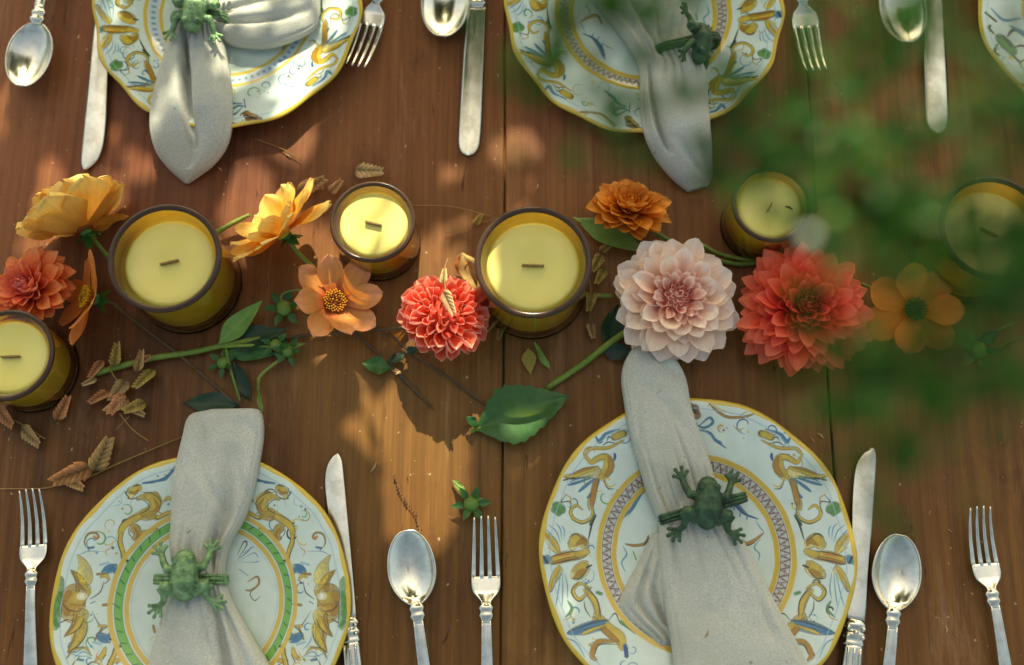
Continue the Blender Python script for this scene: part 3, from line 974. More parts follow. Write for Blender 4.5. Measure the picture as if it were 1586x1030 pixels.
plate('plate painted with birds and a brown band, under the dark frog ring, front right', 1081, 856, 0.1345, 'brown', 10, 0.012, 0.0003, GP, sets_a(0))
plate('plate painted with beasts and a green band, under the pale frog ring, front left', 310, 934, 0.1262, 'green', 9, 0.010, 0.0002, GP, sets_b(0))
plate('scalloped painted plate in dappled sun beneath the pointed napkin, far left', 352, 8, 0.1305, 'blue', 12, 0.030, 0.0012, GP, sets_a(PI + 0.25) + [(SET_B_ONE, 0, 700, KB, 312, 938, 235, False, 1.0)])
plate('scalloped painted plate with purple-brown band behind the green sprig, far middle', 998, 8, 0.1350, 'brown', 14, 0.024, 0.0010, GP, sets_a(PI - 0.12))
BEETLE = [('k', 16, 1536, 62, 1548, 74, 1560, 88), ('g', 12, 1540, 66, 1556, 84), ('d', 5, 1530, 58, 1522, 48, 1526, 42), ('d', 5, 1552, 60, 1562, 48, 1572, 46), ('d', 5, 1532, 76, 1526, 90, 1534, 96), ('d', 4, 1562, 78, 1575, 74, 1582, 78),
          ('y', 5, 1552, 96, 1560, 98), ('d', 4, 1556, 92, 1566, 104), ('d', 3, 1545, 60, 1556, 78), ('b', 6, 1560, 40, 1590, 60, 1600, 90), ('d', 4, 1515, 110, 1545, 140, 1572, 150, 1580, 180), ('d', 4, 1590, 130, 1576, 140, 1580, 156, 1596, 152),
          ('b', 5, 1530, 10, 1550, 30, 1580, 24), ('d', 4, 1520, 20, 1536, 34), ('d', 4, 1560, 190, 1600, 215), ('g', 8, 1600, 100, 1620, 110), ('y', 8, 1610, 60, 1640, 90)]
PT = plate('painted plate with a green beetle, cut off by the right edge of the picture', 1726, 12, 0.1350, 'brown', 9, 0.040, 0.0010, GP, [(BEETLE, 0, 0, 1, 1726, 12, 225, False, 0.0)] + sets_b(PI * 0.62)[-2:])


# ---------------------------------------------------------------- napkins
def loft(stations, n=60, nu=64, folds=(), flat=3.0, wr=0.0006, seed=1, ring=None):
    if ring:
        rg_ = random.Random(seed)
        folds = list(folds) + [(ring - rg_.uniform(.08, .24), ring + rg_.uniform(.08, .24), .12 + .11 * q + rg_.uniform(-.04, .04), .12 + .11 * q + rg_.uniform(-.06, .06), rg_.uniform(.014, .03), rg_.uniform(.002, .0042)) for q in range(8)]
    n = int(n * 1.5)
    folds = list(folds) + [(0.0, 1.0, .055, .055, .012, .0016), (0.0, 1.0, .945, .945, .012, .0016)]
    """cloth roll between left/right photo points: stations (lx, ly, rx, ry, z, thick); folds: (s0, s1, u0, u1, width, depth)"""
    S = catmull(stations, n)
    rows = []
    for i, q in enumerate(S):
        s = i / (n - 1)
        z, th = q[4], max(q[5], 0.0008)
        a, b = at(q[0], q[1], z + th * 0.5), at(q[2], q[3], z + th * 0.5)
        a.z = b.z = 0
        top, bot = [], []
        for j in range(nu):
            u = j / (nu - 1)
            uu = 0.5 - 0.5 * math.cos(PI * u)
            uu = lerp(u, uu, 0.6)
            prof = max(0.0, 1 - abs(2 * uu - 1) ** flat) ** 0.5
            zz = z + th * prof
            for (s0, s1, u0, u1, wd, dp) in folds:
                if s0 <= s <= s1:
                    t = (s - s0) / (s1 - s0)
                    uc = lerp(u0, u1, t)
                    zz -= dp * math.sin(PI * t) ** 0.7 * math.exp(-((uu - uc) / wd) ** 2) * prof
            p = a + (b - a) * uu
            rg = 1 - abs(noise.noise(Vector((p.x * 24 + p.y * 9 + seed, p.y * 13, seed))))
            zz -= .0030 * max(0.0, rg - .82) / .18 * prof * sm((noise.noise(Vector((p.x * 12, p.y * 12, seed + 8))) + .35) * 1.4)
            zz += .00025 * noise.noise(Vector((p.x * 160, p.y * 160, seed))) * prof
            zz += wr * noise.noise(Vector((p.x * 38 + seed, p.y * 38, seed * 3.3))) * 2.2 * prof
            p = p + Vector((noise.noise(Vector((p.y * 25, seed, 1))), noise.noise(Vector((p.x * 25, seed, 5))), 0)) * 0.0012
            top.append((p.x, p.y, max(zz, z + 0.0004)))
            if 0 < j < nu - 1 and j % 3 == 0:
                bot.append((p.x, p.y, z))
        rows.append(top + bot[::-1])
    return G().grid(rows, None, cu=True, cap0=True, cap1=True)


def shift(g, loc):
    g.v = [(v[0] - loc[0], v[1] - loc[1], v[2] - loc[2]) for v in g.v]
    return g


GN = 'linen napkins laid over the plates'


def napkin(label, cpx, pieces):
    loc = at(*cpx, 0.0)
    T = thing('napkin', label, 'napkin', loc, 0, GN)
    for name, kw in pieces:
        g = shift(loft(**kw), loc)
        part(name, g, LINEN, T)
    return T


napkin('pale linen napkin gathered by the pale frog ring, front left', (310, 890), [('cloth', dict(stations=[
    (325, 634, 388, 633, 0.021, 0.004), (292, 644, 404, 637, 0.021, 0.009), (279, 680, 407, 672, 0.022, 0.011), (266, 740, 397, 735, 0.022, 0.013), (263, 800, 380, 795, 0.018, 0.016),
    (262, 850, 352, 848, 0.013, 0.020), (268, 893, 346, 893, 0.011, 0.022), (254, 932, 358, 932, 0.012, 0.021), (240, 982, 386, 980, 0.014, 0.019), (227, 1032, 415, 1030, 0.018, 0.016), (212, 1100, 440, 1100, 0.022, 0.012), (200, 1180, 452, 1180, 0.022, 0.006)],
    n=90, flat=11.0, folds=[(0.2, 0.56, 0.62, 0.88, 0.10, 0.012), (0.36, 0.55, 0.62, 0.86, 0.035, 0.009), (0.42, 0.60, 0.45, 0.40, 0.06, 0.004), (0.60, 1.0, 0.78, 0.56, 0.05, 0.016), (0.62, 0.95, 0.90, 0.75, 0.06, 0.006), (0.60, 0.85, 0.3, 0.22, 0.1, 0.004)], seed=2, ring=.55))])

napkin('pale linen napkin through the dark frog ring, touching the blush dahlia', (1090, 800), [('cloth', dict(stations=[
    (1000, 527, 1012, 527, 0.020, 0.003), (980, 541, 1040, 543, 0.021, 0.008), (963, 580, 1062, 580, 0.022, 0.010), (967, 632, 1071, 630, 0.022, 0.011), (984, 700, 1095, 696, 0.020, 0.013), (1003, 760, 1112, 752, 0.014, 0.017),
    (1020, 806, 1124, 792, 0.011, 0.020), (1020, 842, 1148, 830, 0.012, 0.019), (1023, 884, 1172, 872, 0.014, 0.016), (1031, 945, 1206, 938, 0.017, 0.013), (1040, 1000, 1236, 995, 0.021, 0.010), (1046, 1060, 1262, 1055, 0.022, 0.008), (1052, 1120, 1280, 1120, 0.022, 0.004)],
    n=90, flat=11.0, folds=[(0.36, 0.52, 0.25, 0.2, 0.10, 0.004), (0.54, 0.75, 0.18, 0.12, 0.05, 0.003)], seed=5, ring=.50)),
    ('corner', dict(stations=[(1012, 826, 1045, 824, 0.010, 0.006), (990, 872, 1050, 865, 0.009, 0.009), (958, 932, 1055, 915, 0.0085, 0.010), (972, 958, 1058, 950, 0.0085, 0.009), (1012, 990, 1062, 980, 0.010, 0.008), (1018, 1000, 1064, 996, 0.011, 0.003)],
                    n=50, folds=[(0.1, 0.9, 0.25, 0.45, 0.06, 0.006), (0.2, 1.0, 0.5, 0.75, 0.05, 0.006), (0.4, 1.0, 0.15, 0.2, 0.05, 0.004)], seed=7))])

napkin('sunlit linen napkin hanging to a point off the far left plate', (295, 120), [('cloth', dict(stations=[
    (268, -62, 330, -60, 0.012, 0.016), (264, -20, 340, -22, 0.011, 0.020), (266, 22, 336, 22, 0.011, 0.023), (258, 55, 343, 55, 0.012, 0.023), (243, 100, 352, 100, 0.017, 0.021), (232, 150, 358, 148, 0.021, 0.018), (228, 195, 357, 192, 0.018, 0.016), (236, 230, 347, 226, 0.013, 0.014),
    (256, 256, 328, 254, 0.008, 0.011), (274, 273, 307, 272, 0.004, 0.008), (287, 284, 292, 284, 0.002, 0.004)],
    n=90, folds=[(0.24, 0.72, 0.34, 0.58, 0.055, 0.020), (0.30, 0.60, 0.36, 0.52, 0.022, 0.016), (0.55, 0.85, 0.62, 0.5, 0.12, 0.005), (0.25, 0.5, 0.75, 0.85, 0.05, 0.004)], seed=9, ring=.24)),
    ('fold', dict(stations=[(322, 12, 330, 46, 0.014, 0.012), (350, -8, 356, 66, 0.014, 0.015), (398, -30, 400, 71, 0.016, 0.016), (450, -45, 446, 62, 0.019, 0.014), (484, -52, 484, 44, 0.022, 0.009), (494, -50, 496, 20, 0.022, 0.003)],
                  n=50, folds=[(0.0, 0.8, 0.6, 0.7, 0.06, 0.008), (0.05, 0.9, 0.4, 0.3, 0.07, 0.007)], seed=11))])

napkin('grey linen napkin in the leaf-like dark ring, hanging off the far middle plate', (1050, 150), [('cloth', dict(stations=[
    (880, -70, 1100, -75, 0.016, 0.010), (922, -5, 1088, -20, 0.013, 0.014), (958, 42, 1078, 22, 0.012, 0.018), (986, 84, 1070, 62, 0.011, 0.022), (992, 116, 1094, 98, 0.013, 0.022), (993, 152, 1100, 150, 0.019, 0.019), (998, 200, 1103, 200, 0.021, 0.017), (1013, 238, 1105, 238, 0.016, 0.016), (1042, 274, 1106, 266, 0.008, 0.014), (1066, 296, 1096, 288, 0.003, 0.006)],
    n=90, folds=[(0.40, 0.80, 0.12, 0.27, 0.045, 0.016), (0.45, 0.72, 0.06, 0.06, 0.02, 0.006), (0.0, 0.40, 0.30, 0.35, 0.05, 0.010), (0.0, 0.38, 0.55, 0.45, 0.05, 0.009), (0.0, 0.36, 0.12, 0.2, 0.05, 0.007), (0.7, 0.95, 0.45, 0.7, 0.1, 0.003)], seed=13, ring=.36))])


# ---------------------------------------------------------------- frog napkin rings
def remeshed(g, voxel, name, mat):
    me = g.mesh('tmp', mat)
    o = bpy.data.objects.new('tmp', me)
    COL.objects.link(o)
    md = o.modifiers.new('r', 'REMESH')
    md.mode = 'VOXEL'
    md.voxel_size = voxel
    md.use_smooth_shade = True
    ms = o.modifiers.new('s', 'SMOOTH')
    ms.factor = 0.5
    ms.iterations = 2
    dg = bpy.context.evaluated_depsgraph_get()
    ev = o.evaluated_get(dg)
    out = bpy.data.meshes.new_from_object(ev)
    out.name = name
    out.materials.clear()
    out.materials.append(mat)
    bpy.data.objects.remove(o)
    bpy.data.meshes.remove(me)
    return out


def ball(g, p, r, sc=(1, 1, 1)):
    rows = []
    for i in range(9):
        a = PI * i / 8
        rows.append([(p[0] + sc[0] * r * max(math.sin(a), .01) * math.cos(2 * PI * k / 12), p[1] + sc[1] * r * max(math.sin(a), .01) * math.sin(2 * PI * k / 12), p[2] + sc[2] * r * math.cos(a)) for k in range(12)])
    g.grid(rows, None, cu=True, cap0=True, cap1=True)


def frog_body(mat):
    g = G()
    # trunk and head in one swelling tube, nose towards +Y
    g.tube([(0, -.0175, .006), (0, -.0155, .007), (0, -.010, .0085), (0, -.002, .0100), (0, .006, .0100), (0, .012, .0095), (0, .0175, .0085), (0, .0215, .0072), (0, .0235, .0062)],
           [.003, .0065, .0100, .0118, .0108, .0098, .0084, .0058, .002], 16, flat=0.78)
    for s in (-1, 1):
        ball(g, (s * .0062, .0150, .0150), .0030)                    # eyes
        g.tube([(s * .007, .008, .0075), (s * .0145, .0085, .0085), (s * .0175, .0145, .0065), (s * .0195, .0205, .0035)], [.0042, .0036, .0030, .0026], 10)
        for k, an in enumerate((-0.95, -0.35, 0.25, 0.85)):
            d = Vector((math.sin(an + s * 0.35), math.cos(an + s * 0.35), 0))
            b = Vector((s * .0195, .0205, .0035))
            L = (.0072, .0092, .0096, .0076)[k]
            g.tube([b, b + d * L * .6 + Vector((0, 0, .0006)), b + d * L], [.0017, .0014, .0013], 8)
            ball(g, b + d * L, .00185, (1, 1, .8))
        g.tube([(s * .0065, -.010, .0075), (s * .0150, -.0055, .0090), (s * .0195, -.0050, .0085)], [.0058, .0052, .0040], 10)
        g.tube([(s * .0195, -.0050, .0080), (s * .0165, -.0110, .0065), (s * .0175, -.0165, .0045), (s * .0205, -.0190, .0030)], [.0040, .0034, .0027, .0025], 10)
        for k, an in enumerate((-1.15, -0.55, 0.05, 0.65)):
            d = Vector((math.sin(s * 2.15 + an * 0.9), math.cos(s * 2.15 + an * 0.9), 0))
            b = Vector((s * .0205, -.0190, .0030))
            L = (.0086, .0102, .0104, .0086)[k]
            g.tube([b, b + d * L * .6 + Vector((0, 0, .0006)), b + d * L], [.0017, .0014, .0013], 8)
            ball(g, b + d * L, .00185, (1, 1, .8))
    return remeshed(g, 0.0007, 'body', mat)


def ring_band(rx, rz, zc, mat):
    g = G()
    for dy, r in ((-.0028, .0016), (0.0, .0019), (.0028, .0016)):
        sp = lambda v: math.copysign(abs(v) ** .55, v)
        P = [(rx * sp(math.cos(a)), dy, zc + rz * sp(math.sin(a))) for a in [2 * PI * k / 56 for k in range(57)]]
        g.tube(P, r, 8)
    return g.mesh('band', mat)


FB = {}
GF = 'frog napkin rings'


def frog_ring(label, px_, z, rz, mat, rx, rzv, roll=0.0, scale=1.0, dx=0.0, band_rz=0.0):
    p = at(px_[0], px_[1], z)
    T = thing('napkin_ring', label, 'napkin ring', (p.x, p.y, 0), 0, GF)
    if mat.name not in FB:
        FB[mat.name] = frog_body(mat)
    M = Matrix.Translation((dx, 0, z)) @ Matrix.Rotation(rz, 4, 'Z') @ Matrix.Rotation(roll, 4, 'Y') @ Matrix.Scale(scale, 4)
    link('body', FB[mat.name], T, M)
    for s in (-1, 1):
        g = G()
        ball(g, (s * .0066, .0152, .0160), .0021)
        part('eye', g, mat, T, M)
    link('band', ring_band(rx, rzv, 0, mat), T, Matrix.Translation((0, 0, 0.0215)) @ Matrix.Rotation(band_rz, 4, 'Z'))
    return T


frog_ring('pale green frog napkin ring sitting over the green-banded plate, front left', (290, 897), 0.0335, R(4), FROGL, 0.0290, 0.0135, 0.05, 1.02, band_rz=R(0))
frog_ring('dark green frog napkin ring over the brown-banded plate, front right', (1092, 786), 0.0330, R(-4), FROGD, 0.0375, 0.0125, 0.05, 1.06, band_rz=R(15))
frog_ring('pale green frog napkin ring facing the candles on the far left plate', (306, 22), 0.0345, R(176), FROGL, 0.0265, 0.0140, 0.0, 1.02)
frog_ring('dark green frog napkin ring turned on its side, far middle plate', (1066, 66), 0.0300, R(172), FROGD, 0.0310, 0.0135, R(-52), 1.0, band_rz=R(14), dx=0.004)


# ---------------------------------------------------------------- cutlery
def outline_loft(prof, zt, tk, nu=15, crown=0.5):
    """flat metal blank along Y: prof (y, half width), zt(y) height, tk(y) thickness"""
    rows = []
    for y, wd in prof:
        top, bot = [], []
        for j in range(nu):
            u = -1 + 2 * j / (nu - 1)
            t = tk(y)
            e = max(0, 1 - abs(u) ** 3) ** 0.5
            top.append((u * wd, y, zt(y, u) + t * 0.5 * e))
            bot.append((u * wd, y, zt(y, u) - t * 0.5 * e))
        rows.append(top + bot[::-1][1:-1])
    return G().grid(rows, None, cu=True, cap0=True, cap1=True)


def fork_proto():
    T = thing('fork', None, 'fork', (0, 0, 0))
    zf = lambda y: interp([(-.13, .006), (-.09, .011), (-.03, .0125), (0, .0115), (.012, .008), (.03, .006), (.05, .008), (.066, .0125), (.085, .021)], y)
    # origin at the neck; tines towards +Y
    for k in range(4):
        c = -1.5 + k
        P, rr = [], []
        for i in range(14):
            t = i / 13
            y = lerp(.024, .081 - 0.0012 * abs(c), t)
            x = c * lerp(.0076, .0064, t)
            P.append((x, y, zf(y)))
            rr.append(interp([(0, .0027), (.3, .0023), (.8, .0015), (1, .0008)], t))
        part('tine', G().tube(P, rr, 8, flat=0.75), SILVER, T)
    prof = [(0, .0042), (.004, .0048), (.008, .0085), (.012, .0124), (.017, .0141), (.024, .0143), (.0262, .0141)]
    tab = [(a, b) for a, b in prof]
    pr = [(y, interp(tab, y)) for y in np.linspace(0, .0262, 14)]
    part('head', outline_loft(pr, lambda y, u: zf(y) + .0015 * u * u, lambda y: .0026), SILVER, T)
    handle_parts(T, zf)
    return T


def handle_parts(T, zf):
    # collar
    g = G()
    P = [(0, y, zf(y)) for y in np.linspace(.003, -.016, 12)]
    rr = [.0046, .0052, .0068, .0076, .0066, .0058, .0070, .0074, .0062, .0052, .0050, .0050]
    g.tube(P, rr, 14, flat=0.55)
    part('collar', g, SILVER, T)
    tab = [(-.135, .0085), (-.128, .0105), (-.115, .0102), (-.09, .0072), (-.05, .0056), (-.013, .0048)]
    pr = [(y, interp(tab, y)) for y in np.linspace(-.135, -.012, 26)]
    g = outline_loft(pr, lambda y, u: zf(y) + .0008 * (1 - u * u), lambda y: .0034)
    for s in (-1, 1):
        P = [(s * (interp(tab, y) - .0012), y, zf(y) + .0012) for y in np.linspace(-.131, -.013, 24)]
        g.tube(P, .00095, 6)
    part('handle', g, SILVER, T)


def spoon_proto():
    T = thing('spoon', None, 'spoon', (0, 0, 0))
    L, W = .066, .0208

    def wd(v):
        t = (v - .46) / (.54 if v > .46 else .46)
        return W * max(0.0, 1 - abs(t) ** (2.1 if v > .46 else 1.9)) ** (.5 if v > .46 else .62)
    zf = lambda y: interp([(-.13, .005), (-.09, .010), (-.03, .0125), (0, .0120), (.01, .0112), (.066, .0110)], y)
    rows = []
    nv, nu = 26, 21
    for i in range(nv):
        v = lerp(0.012, 0.995, 0.5 - 0.5 * math.cos(PI * i / (nv - 1)))
        w_ = wd(v)
        top, bot = [], []
        for j in range(nu):
            u = -1 + 2 * j / (nu - 1)
            dep = .0098 * (1 - u * u) * math.sin(PI * min(1, v * 0.98 + 0.01)) ** 0.7
            z = .0110 - dep + (.0012 if v < .1 else 0)
            top.append((u * w_, L * v, z))
            bot.append((u * (w_ + .0003), L * v, z - .0013))
        rows.append(top + bot[::-1])
    part('bowl', G().grid(rows, None, cu=True, cap0=True, cap1=True), SILVER, T)
    g = G()
    P, rr = [], []
    for i in range(60):
        a = 2 * PI * i / 59
        v = 0.5 - 0.49 * math.cos(a)
        P.append((wd(v) * (1 if a < PI else -1), L * v, .0110))
    g.tube(P, .0009, 6)
    part('rim', g, SILVER, T)
    handle_parts(T, zf)
    return T


def knife_proto(kind):
    T = thing('table_knife', None, 'knife', (0, 0, 0))
    L = .148
    rows = []
    if kind == 'curved':
        le = [(0, -.0078), (.03, -.0085), (.07, -.0096), (.10, -.0112), (.125, -.0108), (.138, -.0075), (.1455, -.0015), (.148, .0022)]
        re = [(0, .0078), (.03, .0082), (.07, .0080), (.10, .0078), (.125, .0076), (.140, .0070), (.146, .0052), (.148, .0038)]
    else:
        le = [(0, -.0088), (.03, -.0095), (.07, -.0102), (.11, -.0106), (.132, -.0104), (.141, -.0086), (.1462, -.0048), (.148, -.0010)]
        re = [(0, .0088), (.03, .0092), (.07, .0095), (.11, .0098), (.132, .0098), (.141, .0084), (.1462, .0050), (.148, .0010)]
    le = [tuple(q) for q in catmull(le, 80)]
    re = [tuple(q) for q in catmull(re, 80)]
    for y in [L * (1 - (1 - i / 39) ** 1.6) for i in range(40)]:
        a, b = interp(le, y), interp(re, y)
        zs = .0052 * (1 - y / L)
        top = [(lerp(a, b, t), y, zs + .0026 + .0011 * (1 - abs(2 * t - 1.25) ** 1.5 * .55)) for t in np.linspace(0, 1, 11)]
        bot = [(lerp(a, b, t), y, zs + .0014) for t in np.linspace(0.08, .92, 7)]
        rows.append(top + bot[::-1])
    part('blade', G().grid(rows, None, cu=True, cap0=True, cap1=True), SILVER, T)
    g = G()
    ys = np.linspace(.003, -.018, 14)
    rr = [.0080, .0086, .0100, .0104, .0094, .0082, .0090, .0104, .0106, .0096, .0088, .0092, .0098, .0094]
    g.tube([(0, y, .0062) for y in ys], rr, 16, flat=0.56)
    for s in (-1, 1):
        for q in (-.004, -.011):
            ball(g, (s * .0062, q, .0105), .0022)
    ball(g, (0, -.0075, .0112), .0026)
    part('bolster', g, SILVER, T)
    tab = [(-.095, .0098), (-.088, .0112), (-.05, .0100), (-.016, .0086)]
    g = G()
    g.tube([(0, y, .0064) for y in np.linspace(-.095, -.016, 20)], [interp(tab, y) for y in np.linspace(-.095, -.016, 20)], 18, flat=0.58)
    for s in (-1, 0, 1):
        g.tube([(s * .005, y, .0064 + .0054) for y in np.linspace(-.088, -.02, 16)], .0010, 6)
    part('handle', g, SILVER, T)
    return T


FORK, SPOON, KNIFE, KNIFER = fork_proto(), spoon_proto(), knife_proto('curved'), knife_proto('round')
HEADLEN = {'fork': .0815, 'spoon': .066, 'knife': .148}
USED = set()


def put(proto, kind, label, tip, neck, group, scale=None, dz=0.0, zt=.01):
    a, b = at(*tip, zt), at(*neck, zt)
    d = a - b
    s = scale or d.length / HEADLEN[kind]
    ang = math.atan2(-d.x, d.y)
    loc = Vector((a.x - d.normalized().x * HEADLEN[kind] * s, a.y - d.normalized().y * HEADLEN[kind] * s, dz))
    if proto.name not in USED:
        USED.add(proto.name)
        proto['group'] = group
        proto['label'] = label
        proto.location = loc
        proto.rotation_euler = (0, 0, ang)
        proto.scale = (s,) * 3
        return proto
    o = dup(proto, label, loc, ang, s)
    o['group'] = group
    return o


GK = 'silver forks'
put(FORK, 'fork', 'silver fork under the little green bud, between the front spoon and front right plate', (751, 798), (753, 938), GK)
put(FORK, 'fork', 'silver fork left of the green-banded plate, below the dried grass', (50, 756), (49, 886), GK)
put(FORK, 'fork', 'silver fork tilted beside the spoon at the front right corner', (1513, 783), (1536, 916), GK)
put(FORK, 'fork', 'fork with tines tucked at the sunlit edge of the far left plate', (551, 110), (583, 2), GK)
put(FORK, 'fork', 'fork veiled by green leaves, right of the far middle plate', (1262, 117), (1243, 4), GK)
GS = 'silver spoons'
put(SPOON, 'spoon', 'silver spoon reflecting the trees at the lower end of the sun patch', (630, 821), (645, 938), GS)
put(SPOON, 'spoon', 'silver spoon right of the front right plate, between knife and tilted fork', (1394, 828), (1383, 946), GS)
put(SPOON, 'spoon', 'spoon in the far left corner with its dark shadow below', (38, 139), (62, 40), GS, dz=0.006)
put(SPOON, 'spoon', 'spoon close beside the round-tipped knife, far middle left', (684, 58), (697, -46), GS)
put(SPOON, 'spoon', 'bright spoon under the blurred leaves, beside the far right knife', (1404, 67), (1391, -34), GS)
GV = 'table knives'
put(KNIFE, 'knife', 'silver knife half hidden by the rim of the green-banded plate', (517, 703), (540, 962), GV, zt=.003)
put(KNIFE, 'knife', 'silver knife along the right rim of the brown-banded plate', (1346, 693), (1322, 965), GV, zt=.003)
put(KNIFE, 'knife', 'knife slipping under the left rim of the sunlit far plate', (137, 263), (166, 22), GV, zt=.003)
put(KNIFER, 'knife', 'round-tipped knife pointing at the candles left of the table seam', (725, 241), (738, 12), GV, zt=.003)
put(KNIFER, 'knife', 'greenish round-tipped knife behind the blurred leaves, far right', (1452, 206), (1440, -28), GV, zt=.003)

# ---------------------------------------------------------------- candles
GC = 'candles in amber glass jars'


def candle(label, cx, cy, rad, h, wax_drop, wick, wick_len=0.0):
    p = at(cx, cy, h)
    T = thing('jar_candle', label, 'candle', (p.x, p.y, 0), 0, GC)
    ro = rad
    ri = rad * .905
    wz = h - wax_drop
    wr = rad * .80
    k = 64
    g = G()
    g.lathe([(ro - .006, 0.0005), (ro - .002, .0012), (ro - .0005, .004), (ro, .010), (ro, h - .006), (ro + .0004, h - .003)], k)
    part('glass', g, GLASS, T, fix=False)
    g = G()
    g.lathe([(ri, h - .003), (ri - .0012, h - .007), (lerp(ri, wr, .6), wz + .003), (wr + .0003, wz - .0008)], k)
    part('inner_wall', g, GLASSI, T, fix=False)
    g = G()
    g.lathe([(0.001, .0005), (ro - .006, .0005), (ro - .006, .0009), (0.001, .0009)], k)
    part('base', g, GLASS, T, fix=False)
    g = G()
    g.lathe([(ro - .004 + .0042 * math.cos(2 * PI * i / 14), .0042 + .0040 * math.sin(2 * PI * i / 14)) for i in range(15)], k)
    part('foot', g, GLASSI, T, fix=False)
    g = G()
    pr = []
    mr, hw = (ro + ri) / 2, (ro - ri) / 2 + .0004
    for i in range(21):
        a = -PI / 2 + 2 * PI * i / 20
        pr.append((mr + hw * math.cos(a), h - .0024 + .0026 * math.sin(a)))
    g.lathe(pr, k)
    part('rim', g, GRIM, T)
    g = G()
    rows = [(0.0008, .011), (rad * .80, .011), (rad * .93, .018), (rad * .945, wz - .010), (rad * .90, wz - .005), (wr + .0005, wz - .0025), (wr, wz - .0015), (wr - .0005, wz - .0004), (wr - .003, wz), (wr * .75, wz - .0004), (wr * .5, wz - .0009), (wr * .25, wz - .0013), (0.0008, wz - .0015)]
    g.lathe(rows, k)
    part('wax', g, WAX, T)
    if wick:
        ang, L = wick
        g = G()
        g.box((-L / 2, -.0006, wz - .004), (L / 2, .0006, wz + .0030))
        part('wick', g, WICK, T, Matrix.Rotation(ang, 4, 'Z'), smooth=False)
    return T


candle('large amber jar candle left, leaning against the yellow flowers', 254, 398, .0480, .080, .016, (R(14), .016))
candle('large amber jar candle in the middle with a flat wooden wick', 826, 404, .0495, .080, .014, (R(-2), .019))
candle('small amber jar candle between the yellow flower and the middle jar', 577, 342, .0372, .062, .008, (R(-14), .015))
candle('small amber jar candle cut by the left picture edge', 10, 549, .0395, .062, .009, (R(2), .016))
candle('small amber jar candle above the red dahlia, partly behind leaves', 1196, 315, .0348, .062, .010, (R(62), .008))
candle('large jar candle dimmed by green leaves at the right picture edge', 1541, 352, .0470, .080, .014, (R(-28), .016))
# burnt match end and crumbs on the right candles
for (x, y, a, L, lab) in ((1222, 322, -25, 12, 'black charred splinter on the wax of the candle above the red dahlia'), (1572, 409, -35, 10, 'dark charred splinter on the wax of the right-edge candle')):
    p = at(x, y, .0545 if x < 1300 else .0665)
    T = thing('splinter', lab, 'splinter', p, R(a))
    part('shard', G().tube([(-L / 2 / 1700, 0, 0), (0, .0002, .0008), (L / 2 / 1700, 0, 0)], [.0006, .0011, .0005], 6), mat_simple('charred_wood', (0.02, 0.018, 0.015), 0.9), T)


# ---------------------------------------------------------------- flowers
def petal_geo(L, W, A0, A1, B, base=0.35, vm=0.55, tip=2.0, cols=None, nv=9, nu=7, ruff=0.0, notch=0.0, edge=None, seed=0):
    """petal along +Y; A0/A1 roll half-angle at base/tip, B bend (positive curls up)"""
    g = G()
    rows, cc = [], []
    for i in range(nv):
        v = (i / (nv - 1)) ** 0.9
        if v < vm:
            w_ = base + (1 - base) * sm(v / vm)
        else:
            w_ = max(0.02, (1 - ((v - vm) / (1 - vm)) ** tip)) ** 0.6
        w_ *= W
        A = lerp(A0, A1, v)
        ang = B * v
        if abs(B) > 1e-4:
            cy, cz = L * math.sin(ang) / B, L * (1 - math.cos(ang)) / B
        else:
            cy, cz = L * v, 0
        row = []
        for j in range(nu):
            u = -1 + 2 * j / (nu - 1)
            if abs(A) > 1e-3:
                x, z = w_ * math.sin(A * u) / A, w_ * (1 - math.cos(A * u)) / A
            else:
                x, z = w_ * u, 0
            z += ruff * math.sin(5.1 * v + 3.3 * u + seed * 2.1) * abs(u) * v
            yy = -notch * L * (1 - abs(u)) ** 2 * v ** 6
            row.append((x, cy - z * math.sin(ang) + yy, cz + z * math.cos(ang)))
            c0, c1, c2 = cols
            c = mix3(c0, c1, sm(v / 0.5)) if v < 0.5 else mix3(c1, c2, sm((v - 0.5) / 0.5))
            if edge:
                c = mix3(c, edge, sm((max(abs(u), (v - 0.6) * 2.5) - 0.55) / 0.45) * 0.8)
            cc.append(c)
        rows.append(row)
    g.grid(rows, cc)
    return g


def solid(me, th):
    return me


def petal_matrix(phi, th, base, roll=0.0):
    d = Vector((math.sin(th) * math.cos(phi), math.sin(th) * math.sin(phi), math.cos(th)))
    n = Vector((-math.cos(th) * math.cos(phi), -math.cos(th) * math.sin(phi), math.sin(th)))
    x = d.cross(n)
    M = Matrix(((x.x, d.x, n.x, base.x), (x.y, d.y, n.y, base.y), (x.z, d.z, n.z, base.z), (0, 0, 0, 1)))
    return M @ Matrix.Rotation(roll, 4, 'Y')


def axis_matrix(axis, spin, h):
    a = Vector(axis).normalized()
    q = Vector((0, 0, 1)).rotation_difference(a)
    return Matrix.Translation((0, 0, h)) @ q.to_matrix().to_4x4() @ Matrix.Rotation(spin, 4, 'Z')


GD = 'dahlias along the middle of the table'


